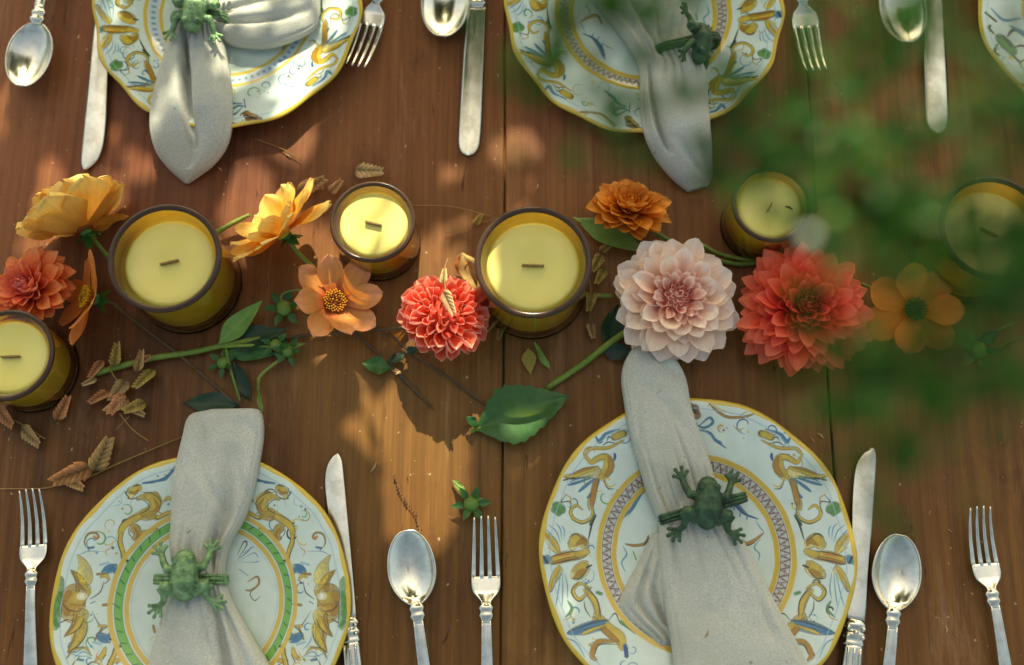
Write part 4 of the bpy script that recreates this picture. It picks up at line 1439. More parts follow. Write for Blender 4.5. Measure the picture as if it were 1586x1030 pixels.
def dahlia(label, px_, h, axis, rings, core, n, th0, th1, rad, heart, stem=None, seed=1, zsq=1.0, stem_r=.0026, stem_mat=None, thpow=0.5):
    """rings: list of (upto fraction, petal kwargs); petals spiral from the heart to the skirt"""
    rnd = random.Random(seed)
    p = at(px_[0], px_[1], h)
    T = thing('dahlia', label, 'dahlia', (p.x, p.y, 0), 0, GD)
    M0 = axis_matrix(axis, rnd.random() * 6, h)
    meshes = []
    for (upto, kw) in rings:
        vs = []
        for q in range(3):
            k2 = dict(kw)
            k2['L'] = kw['L'] * (1, .94, 1.05)[q]
            k2['B'] = kw['B'] + (0, .15, -.15)[q]
            k2['seed'] = q * 1.7
            k2['ruff'] = kw['W'] * .13
            vs.append(petal_geo(**k2).mesh('petal', PETAL, fix=False))
        meshes.append((upto, vs))
    for i in range(n):
        f = (i + 0.5) / n
        th = th0 + (th1 - th0) * f ** thpow
        phi = i * 2.39996 + rnd.uniform(-.09, .09)
        vs = next(v for (u, v) in meshes if f <= u)
        d = Vector((math.sin(th) * math.cos(phi), math.sin(th) * math.sin(phi), math.cos(th) * zsq))
        M = petal_matrix(phi, th + rnd.uniform(-.085, .085), d * core, rnd.uniform(-.25, .25))
        link('petal', vs[rnd.randrange(3)], T, M0 @ M @ Matrix.Diagonal((rnd.uniform(.86, 1.1), rnd.uniform(.88, 1.08), rnd.uniform(.8, 1.3), 1)))
    g = G()
    ball(g, (0, 0, 0), core * 1.02, (1, 1, zsq))
    g.c = [heart] * len(g.v)
    part('heart', g, PETAL, T, M0)
    if stem:
        P = [Vector(q) - p + Vector((0, 0, h)) for q in (at(x, y, z) for x, y, z in stem)]
        P = [Vector(q) for q in catmull(P, 24)]
        part('stem', G().tube(P, stem_r, 8), stem_mat or STEM, T)
    return T


c_ = lin
# coral ball dahlia with rolled petals
dahlia('coral ball dahlia of rolled petals with a white seed head on it, in sun', (687, 492), .038, (0.22, 0.22, 0.94), [
    (0.14, dict(L=.010, W=.0042, A0=1.6, A1=1.2, B=0.5, cols=(c_((196, 62, 54)), c_((226, 92, 78)), c_((240, 140, 120))), edge=c_((244, 170, 150)))),
    (0.45, dict(L=.0155, W=.0072, A0=2.2, A1=1.7, B=0.25, cols=(c_((210, 62, 42)), c_((244, 102, 80)), c_((252, 144, 120))), edge=c_((250, 186, 164)), vm=.7, tip=3.0, nu=9)),
    (1.00, dict(L=.0200, W=.0112, A0=2.3, A1=1.5, B=0.10, cols=(c_((214, 66, 40)), c_((246, 108, 78)), c_((252, 146, 118))), edge=c_((254, 204, 184)), vm=.7, tip=3.2, nu=9)),
], .0195, 100, .06, 1.75, .039, c_((214, 80, 54)), seed=3, stem=[(650, 505, .02), (560, 512, .010), (470, 520, .006), (400, 530, .006), (345, 538, .005)], stem_r=.0016, stem_mat=STEMB)
# blush dahlia
BL = c_((238, 214, 200))
dahlia('large blush white dahlia with a pink heart beside the middle candle', (1046, 464), .034, (0.10, 0.0, 1.0), [
    (0.17, dict(L=.0065, W=.0042, A0=2.2, A1=1.7, B=0.5, cols=(c_((232, 120, 110)), c_((250, 180, 166)), c_((253, 220, 210))), edge=c_((252, 214, 204)))),
    (0.36, dict(L=.0175, W=.0072, A0=1.9, A1=1.0, B=0.35, cols=(c_((242, 130, 104)), c_((253, 206, 186)), c_((254, 236, 226))), vm=.55, tip=1.4, edge=c_((253, 232, 222)))),
    (0.62, dict(L=.030, W=.0098, A0=1.1, A1=0.45, B=0.22, cols=(c_((232, 128, 96)), c_((253, 216, 192)), c_((254, 242, 230))), vm=.62, tip=1.7)),
    (1.00, dict(L=.0410, W=.0128, A0=0.75, A1=0.35, B=0.05, cols=(c_((230, 160, 126)), c_((252, 222, 198)), c_((254, 242, 230))), vm=.62, tip=1.9)),
], .0155, 132, .05, 1.76, .057, c_((226, 150, 130)), seed=5, zsq=.6, stem=[(1010, 490, .02), (960, 520, .012), (905, 562, .008), (846, 602, .004)], stem_r=.0030)
# red dahlia
dahlia('large red-coral dahlia of pointed petals, right of the blush one', (1245, 478), .036, (0.0, 0.02, 1.0), [
    (0.13, dict(L=.0085, W=.0034, A0=1.9, A1=1.2, B=0.7, cols=(c_((130, 22, 30)), c_((190, 40, 44)), c_((226, 74, 68))))),
    (0.34, dict(L=.023, W=.0066, A0=1.2, A1=0.7, B=0.40, cols=(c_((150, 26, 28)), c_((222, 58, 52)), c_((238, 98, 84))), vm=.55, tip=1.3)),
    (0.64, dict(L=.036, W=.0092, A0=0.9, A1=0.5, B=0.18, cols=(c_((166, 32, 24)), c_((238, 80, 62)), c_((246, 124, 96))), vm=.58, tip=1.35)),
    (1.00, dict(L=.0470, W=.0104, A0=0.9, A1=0.5, B=0.05, cols=(c_((176, 46, 28)), c_((240, 92, 66)), c_((246, 134, 98))), vm=.6, tip=1.6)),
], .0130, 190, .05, 1.85, .06, c_((170, 40, 34)), seed=8)
# orange dahlia by the napkin tip
dahlia('small orange dahlia leaning away below the napkin tip', (974, 326), .026, (0.10, 0.52, 0.85), [
    (0.18, dict(L=.009, W=.0032, A0=1.2, A1=0.9, B=0.9, cols=(c_((196, 98, 24)), c_((214, 124, 36)), c_((226, 146, 54))))),
    (0.50, dict(L=.018, W=.0068, A0=1.2, A1=0.7, B=0.45, cols=(c_((190, 86, 20)), c_((222, 130, 40)), c_((232, 158, 70))), vm=.6, tip=1.6)),
    (1.00, dict(L=.028, W=.0098, A0=0.9, A1=0.5, B=0.18, cols=(c_((192, 86, 20)), c_((226, 138, 44)), c_((234, 160, 70))), vm=.6, tip=1.7)),
], .0085, 84, .05, 1.75, .035, c_((200, 100, 30)), seed=12, stem=[(1000, 350, .014), (1060, 385, .008), (1135, 408, .005), (1180, 405, .004)], stem_r=.0022)
# coral dahlia, left edge
dahlia('coral-orange dahlia at the left edge between two jars', (50, 450), .034, (-0.30, 0.12, 0.92), [
    (0.16, dict(L=.010, W=.0034, A0=1.5, A1=1.1, B=0.8, cols=(c_((206, 84, 84)), c_((230, 116, 108)), c_((240, 150, 130))))),
    (0.48, dict(L=.019, W=.0066, A0=1.5, A1=1.0, B=0.35, cols=(c_((214, 76, 56)), c_((242, 118, 84)), c_((248, 158, 112))), vm=.62, tip=1.8)),
    (1.00, dict(L=.029, W=.0090, A0=1.1, A1=0.6, B=0.12, cols=(c_((214, 84, 40)), c_((242, 132, 72)), c_((246, 160, 100))), vm=.62, tip=1.8)),
], .0105, 96, .05, 1.80, .04, c_((220, 100, 70)), seed=17)


def open_flower(name, label, cat, px_, h, axis, npet, L, W, cols, layers=1, th=1.35, dth=0.1, B=0.1, A=0.3, ruff=.001, spin=0.0, centre=True, stem=None, stem_mat=None, seed=1, calyx=True, centre_cols=None, group=None,
                mods=None, vm=.6, tip=2.2, stem_r=.0019, layer_th=-.28, layer_sc=.85, base=.3):
    """a loose flower with one or a few rings of broad petals, a boss of stamens and green sepals"""
    rnd = random.Random(seed)
    p = at(px_[0], px_[1], h)
    T = thing(name, label, cat, (p.x, p.y, 0), 0, group)
    M0 = axis_matrix(axis, spin, h)
    vs = [petal_geo(L * s, W * s, A, A * .4, B + db, base, vm, tip, cols, 11, 9, ruff, .05, None, q).mesh('petal', PETAL, fix=False) for q, (s, db) in enumerate(((1, 0), (.94, .2), (1.05, -.18), (.98, .3)))]
    for ly in range(layers):
        for i in range(npet):
            phi = 2 * PI * (i + .5 * ly) / npet + rnd.uniform(-.1, .1)
            t = th + layer_th * ly + rnd.uniform(-dth, dth)
            d = Vector((math.cos(phi), math.sin(phi), 0)) * .0035 + Vector((0, 0, .0012 * ly))
            M = M0 @ petal_matrix(phi, t, d, rnd.uniform(-.15, .15)) @ Matrix.Scale(layer_sc ** ly, 4)
            link('petal', vs[rnd.randrange(4)], T, M)
    if centre:
        cc = centre_cols or (c_((120, 62, 20)), c_((206, 160, 40)))
        g = G()
        ball(g, (0, 0, .0015), .0080, (1, 1, .55))
        g.c = [cc[0]] * len(g.v)
        for i in range(70):
            r = .0095 * math.sqrt((i + .5) / 70)
            a = i * 2.39996
            q = Vector((r * math.cos(a), r * math.sin(a), .0035))
            n0 = len(g.v)
            g.tube([q, q + Vector((math.cos(a) * .001, math.sin(a) * .001, .004 + .001 * rnd.random()))], [.0005, .0009], 5)
            col = mix3(cc[0], cc[1], rnd.random() if r < .006 else .9)
            g.c[n0:] = [col] * (len(g.v) - n0)
        part('stamens', g, STAMEN, T, M0)
    if calyx:
        g = G()
        ball(g, (0, 0, -.0035), .0055, (1, 1, .8))
        part('receptacle', g, LEAF, T, M0)
        sg = leaf_geo(.0155, .0042, 0, .1, .3, nv=8)
        ms = sg.mesh('sepal', LEAF, fix=False)
        for i in range(6):
            M = M0 @ petal_matrix(2 * PI * i / 6 + .3, 1.9 + rnd.uniform(-.35, .45), Vector((0, 0, -.004)))
            link('sepal', ms, T, M)
    if stem:
        P = [Vector((0, 0, 0)) + M0 @ Vector((0, 0, -.005))] + [at(x, y, z) - Vector((p.x, p.y, 0)) for x, y, z in stem]
        P = [Vector(q) for q in catmull(P, 20)]
        part('stem', G().tube(P, stem_r, 8), stem_mat or STEM, T)
    return T


def leaf_geo(L, W, serr=0, fold=.2, bend=.2, nv=14, tip=1.5, vm=.38, wave=0.0, col=(1, 1, 1), vein=False, seed=0):
    """leaf along +Y with a sunken midrib; serr = number of teeth per side"""
    g = G()
    rows, cc = [], []
    nu = 9
    for i in range(nv):
        v = i / (nv - 1)
        w_ = sm(v / vm) ** .7 if v < vm else max(.012, 1 - ((v - vm) / (1 - vm)) ** tip)
        w_ = max(w_, .03) * W
        if serr:
            t = (v * serr) % 1
            w_ *= 1 + .13 * (1 - t) - .05
        ang = bend * v
        row = []
        for j in range(nu):
            u = -1 + 2 * j / (nu - 1)
            x = w_ * u
            z = fold * abs(x) + wave * math.sin(v * 9 + u * 2 + seed) * abs(u)
            y = L * v - (L * .045 * abs(u) if serr else 0) * (1 - v)
            z2 = -L * (1 - math.cos(ang))
            row.append((x, y, z + z2))
            k = 1.0
            if vein:
                k = 1.25 if abs(u) < .05 else (1.0 + .16 * (1 if ((v * 9 - abs(u) * 2.2) % 1) < .16 else 0))
            cc.append((col[0] * k, col[1] * k, col[2] * k))
        rows.append(row)
    return g.grid(rows, cc)


YC = (c_((234, 142, 54)), c_((246, 186, 82)), c_((250, 216, 128)))
GO = 'loose orange and yellow flowers'
open_flower('flower', 'ruffled yellow flower lying on its side with its green calyx towards us', 'flower', (132, 356), .036, (-.46, .80, .06), 9, .052, .0225, YC, layers=3, th=1.32, dth=.26, B=.40, A=.6, ruff=.0095, spin=.3,
            centre=True, stem=[(146, 372, .025), (170, 402, .010), (185, 425, .006)], seed=4, group=GO, layer_th=-.30, layer_sc=.92)
open_flower('flower', 'yellow-orange flower on its side between the large left jar and small jar', 'flower', (440, 362), .034, (-.52, .46, .52), 9, .050, .0145, YC, layers=2, th=1.42, dth=.28, B=.2, A=.6, ruff=.004, spin=.15,
            stem=[(456, 385, .022), (475, 405, .012), (488, 415, .008)], seed=6, group=GO, centre_cols=(c_((190, 170, 40)), c_((214, 190, 60))))
OC = (c_((222, 160, 40)), c_((226, 136, 64)), c_((232, 146, 92)))
open_flower('flower', 'open orange flower with red-ringed golden stamens in front of the small jar', 'flower', (516, 468), .030, (.34, -.06, .80), 8, .042, .0118, (c_((168, 20, 10)), c_((234, 158, 86)), c_((246, 176, 130))), layers=1, th=1.30, dth=.34, B=.15, A=.5, ruff=.003,
            spin=.2, seed=9, group=GO, stem=[(512, 500, .012), (540, 510, .006), (600, 560, .004), (668, 630, .003)], stem_r=.0012, stem_mat=STEMB, centre_cols=(c_((110, 40, 16)), c_((200, 140, 40))))
open_flower('flower', 'orange flower seen edge-on between the coral dahlia and large left jar', 'flower', (142, 462), .034, (-.66, .05, .58), 8, .041, .0112, (c_((240, 160, 50)), c_((242, 146, 74)), c_((246, 162, 96))), layers=1, th=1.35, dth=.15, B=.05, A=.4, ruff=.0015,
            spin=.45, seed=11, group=GO, centre_cols=(c_((140, 90, 24)), c_((214, 170, 40))), stem=[(175, 470, .020), (200, 490, .010), (290, 560, .006), (372, 632, .004)], stem_r=.0013, stem_mat=STEMB)
open_flower('flower', 'dim orange flower under the blurred leaves right of the red dahlia', 'flower', (1414, 480), .028, (.05, -.1, .95), 7, .042, .0155, (c_((200, 120, 30)), c_((214, 128, 44)), c_((222, 136, 60))), layers=1, th=1.40, dth=.2, B=.1, A=.35, ruff=.002,
            spin=.9, seed=14, group=GO, centre_cols=(c_((40, 60, 20)), c_((70, 90, 30))))


# ---------------------------------------------------------------- stems, leaves and buds
def sprig(name, label, cat, base, stems, leaves=(), buds=(), group=None):
    """stems: (points (x, y, z)..., radius, material); leaves: (x, y, z, dir x, y, L, W, mat, kwargs, pitch, roll); buds: (x, y, z, r)"""
    loc = at(base[0], base[1], 0)
    T = thing(name, label, cat, loc, 0, group)
    for pts, r, mt in stems:
        P = [at(*q) - loc for q in pts]
        P = [Vector(q) for q in catmull(P, max(10, 8 * len(P)))]
        rr = [r * lerp(1.0, .75, i / (len(P) - 1)) * (1 + .06 * math.sin(i * 1.7)) for i in range(len(P))]
        part('stem', G().tube(P, rr, 8), mt, T)
    for (x, y, z, tx, ty, tz, W, mt, kw, roll) in leaves:
        a, b = at(x, y, z) - loc, at(tx, ty, tz) - loc
        d = b - a
        L = d.length
        g = leaf_geo(L, W, **kw)
        Yv = d.normalized()
        Xv = Yv.cross(Vector((0, 0, 1))).normalized()
        Zv = Xv.cross(Yv)
        M = Matrix(((Xv.x, Yv.x, Zv.x, a.x), (Xv.y, Yv.y, Zv.y, a.y), (Xv.z, Yv.z, Zv.z, a.z), (0, 0, 0, 1))) @ Matrix.Rotation(roll, 4, 'Y')
        part('leaf', g, mt, T, M, fix=False)
    for (x, y, z, r) in buds:
        q = at(x, y, z) - loc
        g = G()
        ball(g, q, r, (1, 1, .9))
        b_ = part('bud', g, LEAFL, T)
        ms = leaf_geo(r * 1.9, r * .5, 0, .2, .5, nv=7).mesh('sepal', LEAF, fix=False)
        for i in range(6):
            M = Matrix.Translation(q) @ petal_matrix(i * PI / 3 + x, 1.0 + .5 * ((i * 7) % 3) / 2, Vector((0, 0, -r * .1))) @ Matrix.Translation((0, r * .75, 0))
            link('sepal', ms, b_, M)
    return T


SER = dict(serr=9, fold=.18, bend=.3, nv=37, tip=1.6, vm=.42, wave=.0012, vein=True)
PL = dict(serr=0, fold=.2, bend=.3, nv=16, tip=1.6, vm=.4, wave=.0012, vein=True)
sprig('leafy_sprig', 'thick green stem with bright and dark leaves below the large left jar', 'stem', (330, 545),
      [([(148, 578, .004), (230, 556, .006), (300, 545, .007), (345, 535, .008), (400, 525, .008), (440, 520, .008)], .0030, STEM),
       ([(345, 537, .008), (375, 535, .010), (420, 537, .010), (445, 546, .009), (405, 580, .006), (400, 605, .005)], .0018, STEM),
       ([(350, 540, .007), (358, 575, .006), (372, 622, .004)], .0016, STEM)],
      [(336, 535, .010, 405, 466, .026, .0095, LEAFL, PL, .3), (348, 538, .006, 440, 508, .014, .0130, LEAFD, PL, -.2), (345, 545, .006, 428, 548, .010, .0075, LEAF, PL, .2), (362, 560, .006, 386, 622, .005, .0085, LEAFD, PL, .3),
       (400, 585, .012, 404, 645, .020, .0040, LEAFL, PL, .9), (372, 628, .006, 282, 622, .004, .0105, LEAFD, PL, .1), (430, 540, .010, 475, 532, .012, .0026, LEAFL, PL, .3)],
      [(427, 534, .011, .0055), (446, 544, .010, .0058), (345, 562, .006, .0055)])
sprig('flower_bud', 'green nodding bud with curled stalk left of the open orange flower', 'bud', (440, 475),
      [([(440, 478, .012), (436, 458, .016), (455, 450, .014), (490, 452, .010)], .0011, STEM)], [], [(440, 477, .010, .0075)])
sprig('leafy_sprig', 'large serrated green leaf lying in front of the middle candle', 'leaf', (810, 640),
      [([(730, 668, .003), (745, 662, .006)], .0018, STEM)],
      [(738, 664, .006, 880, 612, .016, .0260, LEAF, SER, -.12), (742, 662, .006, 722, 645, .014, .0050, LEAF, PL, .4)])
sprig('leafy_sprig', 'dark leaves tucked behind the blush dahlia beside its stem', 'leaves', (950, 520), [([(905, 457, .006), (950, 458, .008)], .0022, STEM)],
      [(940, 540, .005, 958, 470, .010, .0110, LEAFD, PL, .2), (930, 542, .006, 985, 548, .010, .0080, LEAFD, PL, .2)])
sprig('long_leaf', 'long pale green leaf under the small orange dahlia', 'leaf', (935, 365), [([(888, 338, .010), (900, 345, .011)], .0016, STEM)],
      [(888, 336, .010, 1000, 388, .016, .0110, LEAFL, dict(serr=0, fold=.15, bend=.3, nv=18, tip=1.8, vm=.45, wave=.0008), .1)])
sprig('flower_bud', 'small green bud with spread sepals at the tips of the front fork', 'bud', (730, 780), [([(730, 780, .010), (722, 765, .010), (705, 748, .006)], .0014, STEM)],
      [(722, 765, .010, 700, 742, .006, .0034, LEAFL, PL, .2), (728, 772, .010, 752, 775, .008, .0030, LEAFL, PL, .2), (730, 785, .008, 718, 802, .004, .0032, LEAFL, PL, .1), (735, 785, .008, 745, 803, .004, .0030, LEAFL, PL, .1)], [(730, 781, .010, .0068)])
sprig('flower_bud', 'dark green spiky bud in shade at the right edge', 'bud', (1510, 540), [([(1510, 540, .010), (1540, 515, .008), (1570, 500, .004)], .0014, STEM), ([(1520, 572, .003), (1560, 535, .003), (1590, 520, .003)], .0009, STEMB)],
      [(1510, 540, .012, 1490, 540, .016, .0030, LEAFD, PL, .2), (1510, 540, .012, 1495, 560, .016, .0030, LEAFD, PL, .2), (1512, 535, .012, 1550, 512, .010, .006, LEAFD, PL, .2)], [(1514, 542, .010, .0080)])
sprig('thin_sprig', 'thin brown stem crossing from the open orange flower to the big leaf', 'stem', (660, 560),
      [([(562, 490, .008), (600, 515, .006), (640, 548, .005), (700, 588, .004), (768, 637, .003)], .0016, STEMB)], [(628, 548, .006, 600, 562, .008, .0050, LEAFD, PL, .2), (628, 545, .006, 648, 540, .01, .0040, LEAFD, PL, .2)])
sprig('thin_sprig', 'thin brown stem with a rounded green leaf above the sun patch', 'stem', (600, 575),
      [([(606, 572, .005), (622, 585, .004), (645, 608, .003), (672, 633, .003)], .0010, STEMB)], [(606, 570, .006, 560, 562, .010, .0085, LEAF, PL, .1), (608, 574, .005, 622, 578, .006, .0026, STRAW, PL, .1)])
sprig('cut_sprig', 'short cut green stem in the sun patch right of the large left jar', 'stem', (360, 348), [([(336, 360, .008), (360, 346, .010), (386, 333, .012)], .0026, STEM)], [])
sprig('long_sprig', 'long bare stem running behind the red dahlia to the right', 'stem', (1100, 400), [([(1075, 372, .004), (1120, 395, .004), (1200, 408, .004), (1290, 414, .004)], .0022, STEM)])
sprig('small_leaf', 'yellow-green leaf scraps on the table seam below the middle candle', 'leaf', (835, 555), [],
      [(828, 530, .008, 852, 575, .004, .0040, LEAFL, PL, .8), (818, 540, .005, 822, 580, .004, .0065, STRAW, dict(serr=5, fold=.2, bend=.2, nv=21, tip=1.4, vm=.4, col=(.85, 1.0, .45)), .2)])
sprig('long_sprig', 'dark stem with narrow leaf emerging from the red dahlia under the leaves', 'stem', (1370, 450), [([(1335, 440, .02), (1375, 455, .016), (1400, 462, .014)], .0016, STEM)], [])


# ---------------------------------------------------------------- dried grass
def spikelet_geo(L, W, n=6, col=(1, 1, 1)):
    """flat oat-like ear: keeled pointed scales alternating left and right of a rachis"""
    g = G()
    for i in range(n):
        t = i / (n - 1)
        for s in (-1, 1):
            y0 = L * lerp(.0, .62, t + (.07 if s > 0 else 0))
            ln = L * lerp(.36, .30, t)
            wv0 = W * .20 * (.7 + .5 * math.sin(PI * lerp(.2, .8, t)))
            an = s * lerp(.95, .42, t)
            P, cc = [], []
            for k in range(6):
                v = k / 5
                wv = wv0 * max(.03, math.sin(PI * (.18 + .82 * v)) ** .8)
                bend = an * (1 - .15 * v)
                c = Vector((math.sin(bend) * ln * v, y0 + math.cos(bend) * ln * v, .0010 + .0007 * (n - i) * (1 - v) * .5 + .0026 * v))
                nx = Vector((math.cos(an), -math.sin(an), 0))
                P.append([c - nx * wv + Vector((0, 0, -.0009)), c + Vector((0, 0, wv * .55)), c + nx * wv + Vector((0, 0, -.0009))])
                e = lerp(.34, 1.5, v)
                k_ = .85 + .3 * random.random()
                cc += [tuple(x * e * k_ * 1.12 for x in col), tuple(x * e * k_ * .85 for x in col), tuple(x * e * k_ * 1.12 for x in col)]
            g.grid([[tuple(q) for q in r] for r in P], cc)
    return g


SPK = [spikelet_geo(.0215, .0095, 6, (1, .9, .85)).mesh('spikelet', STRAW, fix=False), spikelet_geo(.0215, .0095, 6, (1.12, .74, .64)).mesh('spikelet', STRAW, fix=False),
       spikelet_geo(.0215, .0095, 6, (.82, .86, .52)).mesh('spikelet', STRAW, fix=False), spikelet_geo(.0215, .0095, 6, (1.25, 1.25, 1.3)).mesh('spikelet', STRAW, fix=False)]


def grass(label, base, stalks, ears, group='dried grass sprigs'):
    """ears: (x0, y0, x1, y1, kind, z) from foot to tip"""
    loc = at(base[0], base[1], 0)
    T = thing('dried_grass', label, 'dried grass', loc, 0, group)
    for pts, r in stalks:
        P = [Vector(q) for q in catmull([at(*q) - loc for q in pts], 18)]
        part('stalk', G().tube(P, r, 6, c=(.75, .72, .55)), STRAW, T)
    for (x0, y0, x1, y1, kd, z) in ears:
        a, b = at(x0, y0, z) - loc, at(x1, y1, z) - loc
        d = b - a
        s = d.length / .0212
        M = Matrix.Translation(a) @ Matrix.Rotation(math.atan2(-d.x, d.y), 4, 'Z') @ Matrix.Rotation(random.uniform(-.5, .5), 4, 'Y') @ Matrix.Rotation(random.uniform(-.05, .25), 4, 'X') @ Matrix.Diagonal((s * random.uniform(.9, 1.15), s, s, 1))
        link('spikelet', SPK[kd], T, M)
    return T


random.seed(4)
grass('dried grass ears scattered over the green stem right of the left-edge jar', (200, 590),
      [([(318, 662, .003), (250, 690, .003), (190, 715, .004), (140, 738, .004)], .0006), ([(230, 683, .004), (205, 665, .006), (185, 640, .006)], .0005), ([(190, 600, .008), (178, 585, .009), (170, 570, .008)], .0006), ([(200, 645, .006), (180, 665, .005)], .0005)],
      [(180, 568, 184, 528, 2, .010), (216, 576, 222, 540, 0, .010), (240, 575, 212, 610, 2, .006), (198, 618, 160, 640, 0, .006), (190, 610, 168, 645, 1, .008), (170, 608, 140, 632, 1, .006), (205, 630, 228, 645, 0, .006), (225, 625, 190, 642, 2, .005),
       (150, 588, 126, 598, 3, .007), (160, 560, 140, 590, 1, .006), (196, 590, 170, 625, 0, .008), (212, 560, 238, 550, 1, .009)])
grass('pink dried grass ears below the left-edge jar', (40, 665), [([(0, 640, .003), (30, 655, .004), (70, 680, .003)], .0006)],
      [(0, 632, 30, 662, 1, .005), (38, 662, 70, 692, 0, .005), (90, 650, 110, 610, 1, .004), (-14, 650, 12, 640, 1, .004)])
grass('pinkish dried grass ear above the left fork', (110, 735), [([(150, 725, .003), (110, 742, .003), (70, 756, .002), (0, 757, .002)], .0005)], [(140, 722, 76, 745, 1, .005), (104, 740, 136, 760, 0, .004), (146, 728, 172, 672, 0, .005)])
grass('dried grass ears in the shadow between middle candle and blush dahlia', (915, 470), [([(905, 400, .004), (915, 450, .005), (912, 520, .004)], .0006)],
      [(930, 395, 912, 425, 2, .007), (935, 418, 920, 445, 2, .006), (918, 455, 910, 490, 2, .006), (912, 500, 918, 528, 0, .006), (930, 390, 950, 375, 2, .006), (775, 508, 770, 530, 2, .004), (768, 490, 752, 520, 2, .005)])
grass('dried grass ears beside the rim of the small middle jar', (500, 285), [([(395, 215, .002), (440, 232, .003), (466, 248, .003)], .0005), ([(640, 318, .003), (700, 320, .003), (760, 335, .003)], .0004), ([(690, 360, .004), (745, 345, .004), (800, 330, .003)], .0004)],
      [(465, 298, 512, 276, 0, .006), (552, 268, 602, 276, 3, .005), (512, 300, 535, 280, 0, .005), (470, 285, 505, 290, 0, .004), (735, 350, 748, 330, 2, .004)])
T = grass('white feathery grass ear stuck on the coral ball dahlia', (700, 470), [([(690, 452, .078), (688, 420, .070), (694, 400, .060)], .0006)], [(690, 452, 708, 492, 3, .0810), (688, 440, 690, 415, 3, .066)])
sprig('dry_leaf', 'curled dry tan leaf between the coral ball dahlia and middle candle', 'leaf', (730, 420), [([(712, 412, .010), (708, 400, .012), (716, 392, .016)], .0007, STRAW)],
      [(716, 392, .022, 752, 462, .012, .0100, STRAW, dict(serr=0, fold=.5, bend=.6, nv=14, tip=1.7, vm=.3, wave=.003, col=(.95, .92, .8)), .35), (722, 395, .020, 706, 425, .010, .0060, STRAW, dict(serr=0, fold=.4, bend=.5, nv=12, tip=1.7, vm=.3, wave=.002, col=(.9, .5, .28)), .2)])
# a bead-like seed strand above the front spoon
loc = at(635, 785)
T = thing('seed_strand', 'dark thread of tiny seeds in the sun patch above the front spoon', 'seeds', loc)
P = [Vector(q) for q in catmull([at(*q) - loc for q in ((611, 737, .002), (618, 757, .003), (626, 775, .003), (640, 792, .003), (648, 812, .003), (658, 838, .003))], 40)]
part('thread', G().tube(P, .00022, 5, c=(.5, .42, .3)), STRAW, T)
g = G()
for i, q in enumerate(P):
    if i % 2 == 0:
        n0 = len(g.v)
        ball(g, q + Vector((random.uniform(-.001, .001), 0, 0)), random.uniform(.0006, .0011), (1, 1.5, .8))
part('seed', g, mat_simple('seed_husk', lin((70, 44, 28)), 0.8), T)['kind'] = 'stuff'
# loose scraps of chaff on the wood
random.seed(11)
CH = G().tube([(0, -.003, 0), (0.0006, 0, .0008), (0, .003, 0)], [.0002, .0007, .0002], 6, flat=.6).mesh('husk', STRAW)
for k, (x, y, s, a, lab) in enumerate([(578, 724, 1.7, -.5, 'pale straw scrap left of the sun patch'), (1270, 675, 1.3, .9, 'pale straw scrap right of the front right plate'), (1258, 682, .9, .6, 'tiny straw scrap near the right table seam'),
                                  (832, 290, 1.0, -.3, 'curled husk above the middle candle'), (1094, 982, 1.2, -.5, 'orange husk lying on the front right napkin'), (1465, 975, 1.1, .0, 'green husk between the right spoon and fork'),
                                  (446, 242, 1.2, 1.0, 'straw scrap below the far left plate'), (1470, 822, .9, 1.0, 'small husk left of the tilted fork'), (340, 262, 1.0, .9, 'thin husk beside the napkin point')]):
    z = .0315 if y == 982 else .0009
    o = link('straw_scrap', CH)
    o.location = at(x, y, z)
    o.rotation_euler = (0, 0, a)
    o.scale = (s, s, s)
    tag(o, lab, 'husk', 'straw scraps')

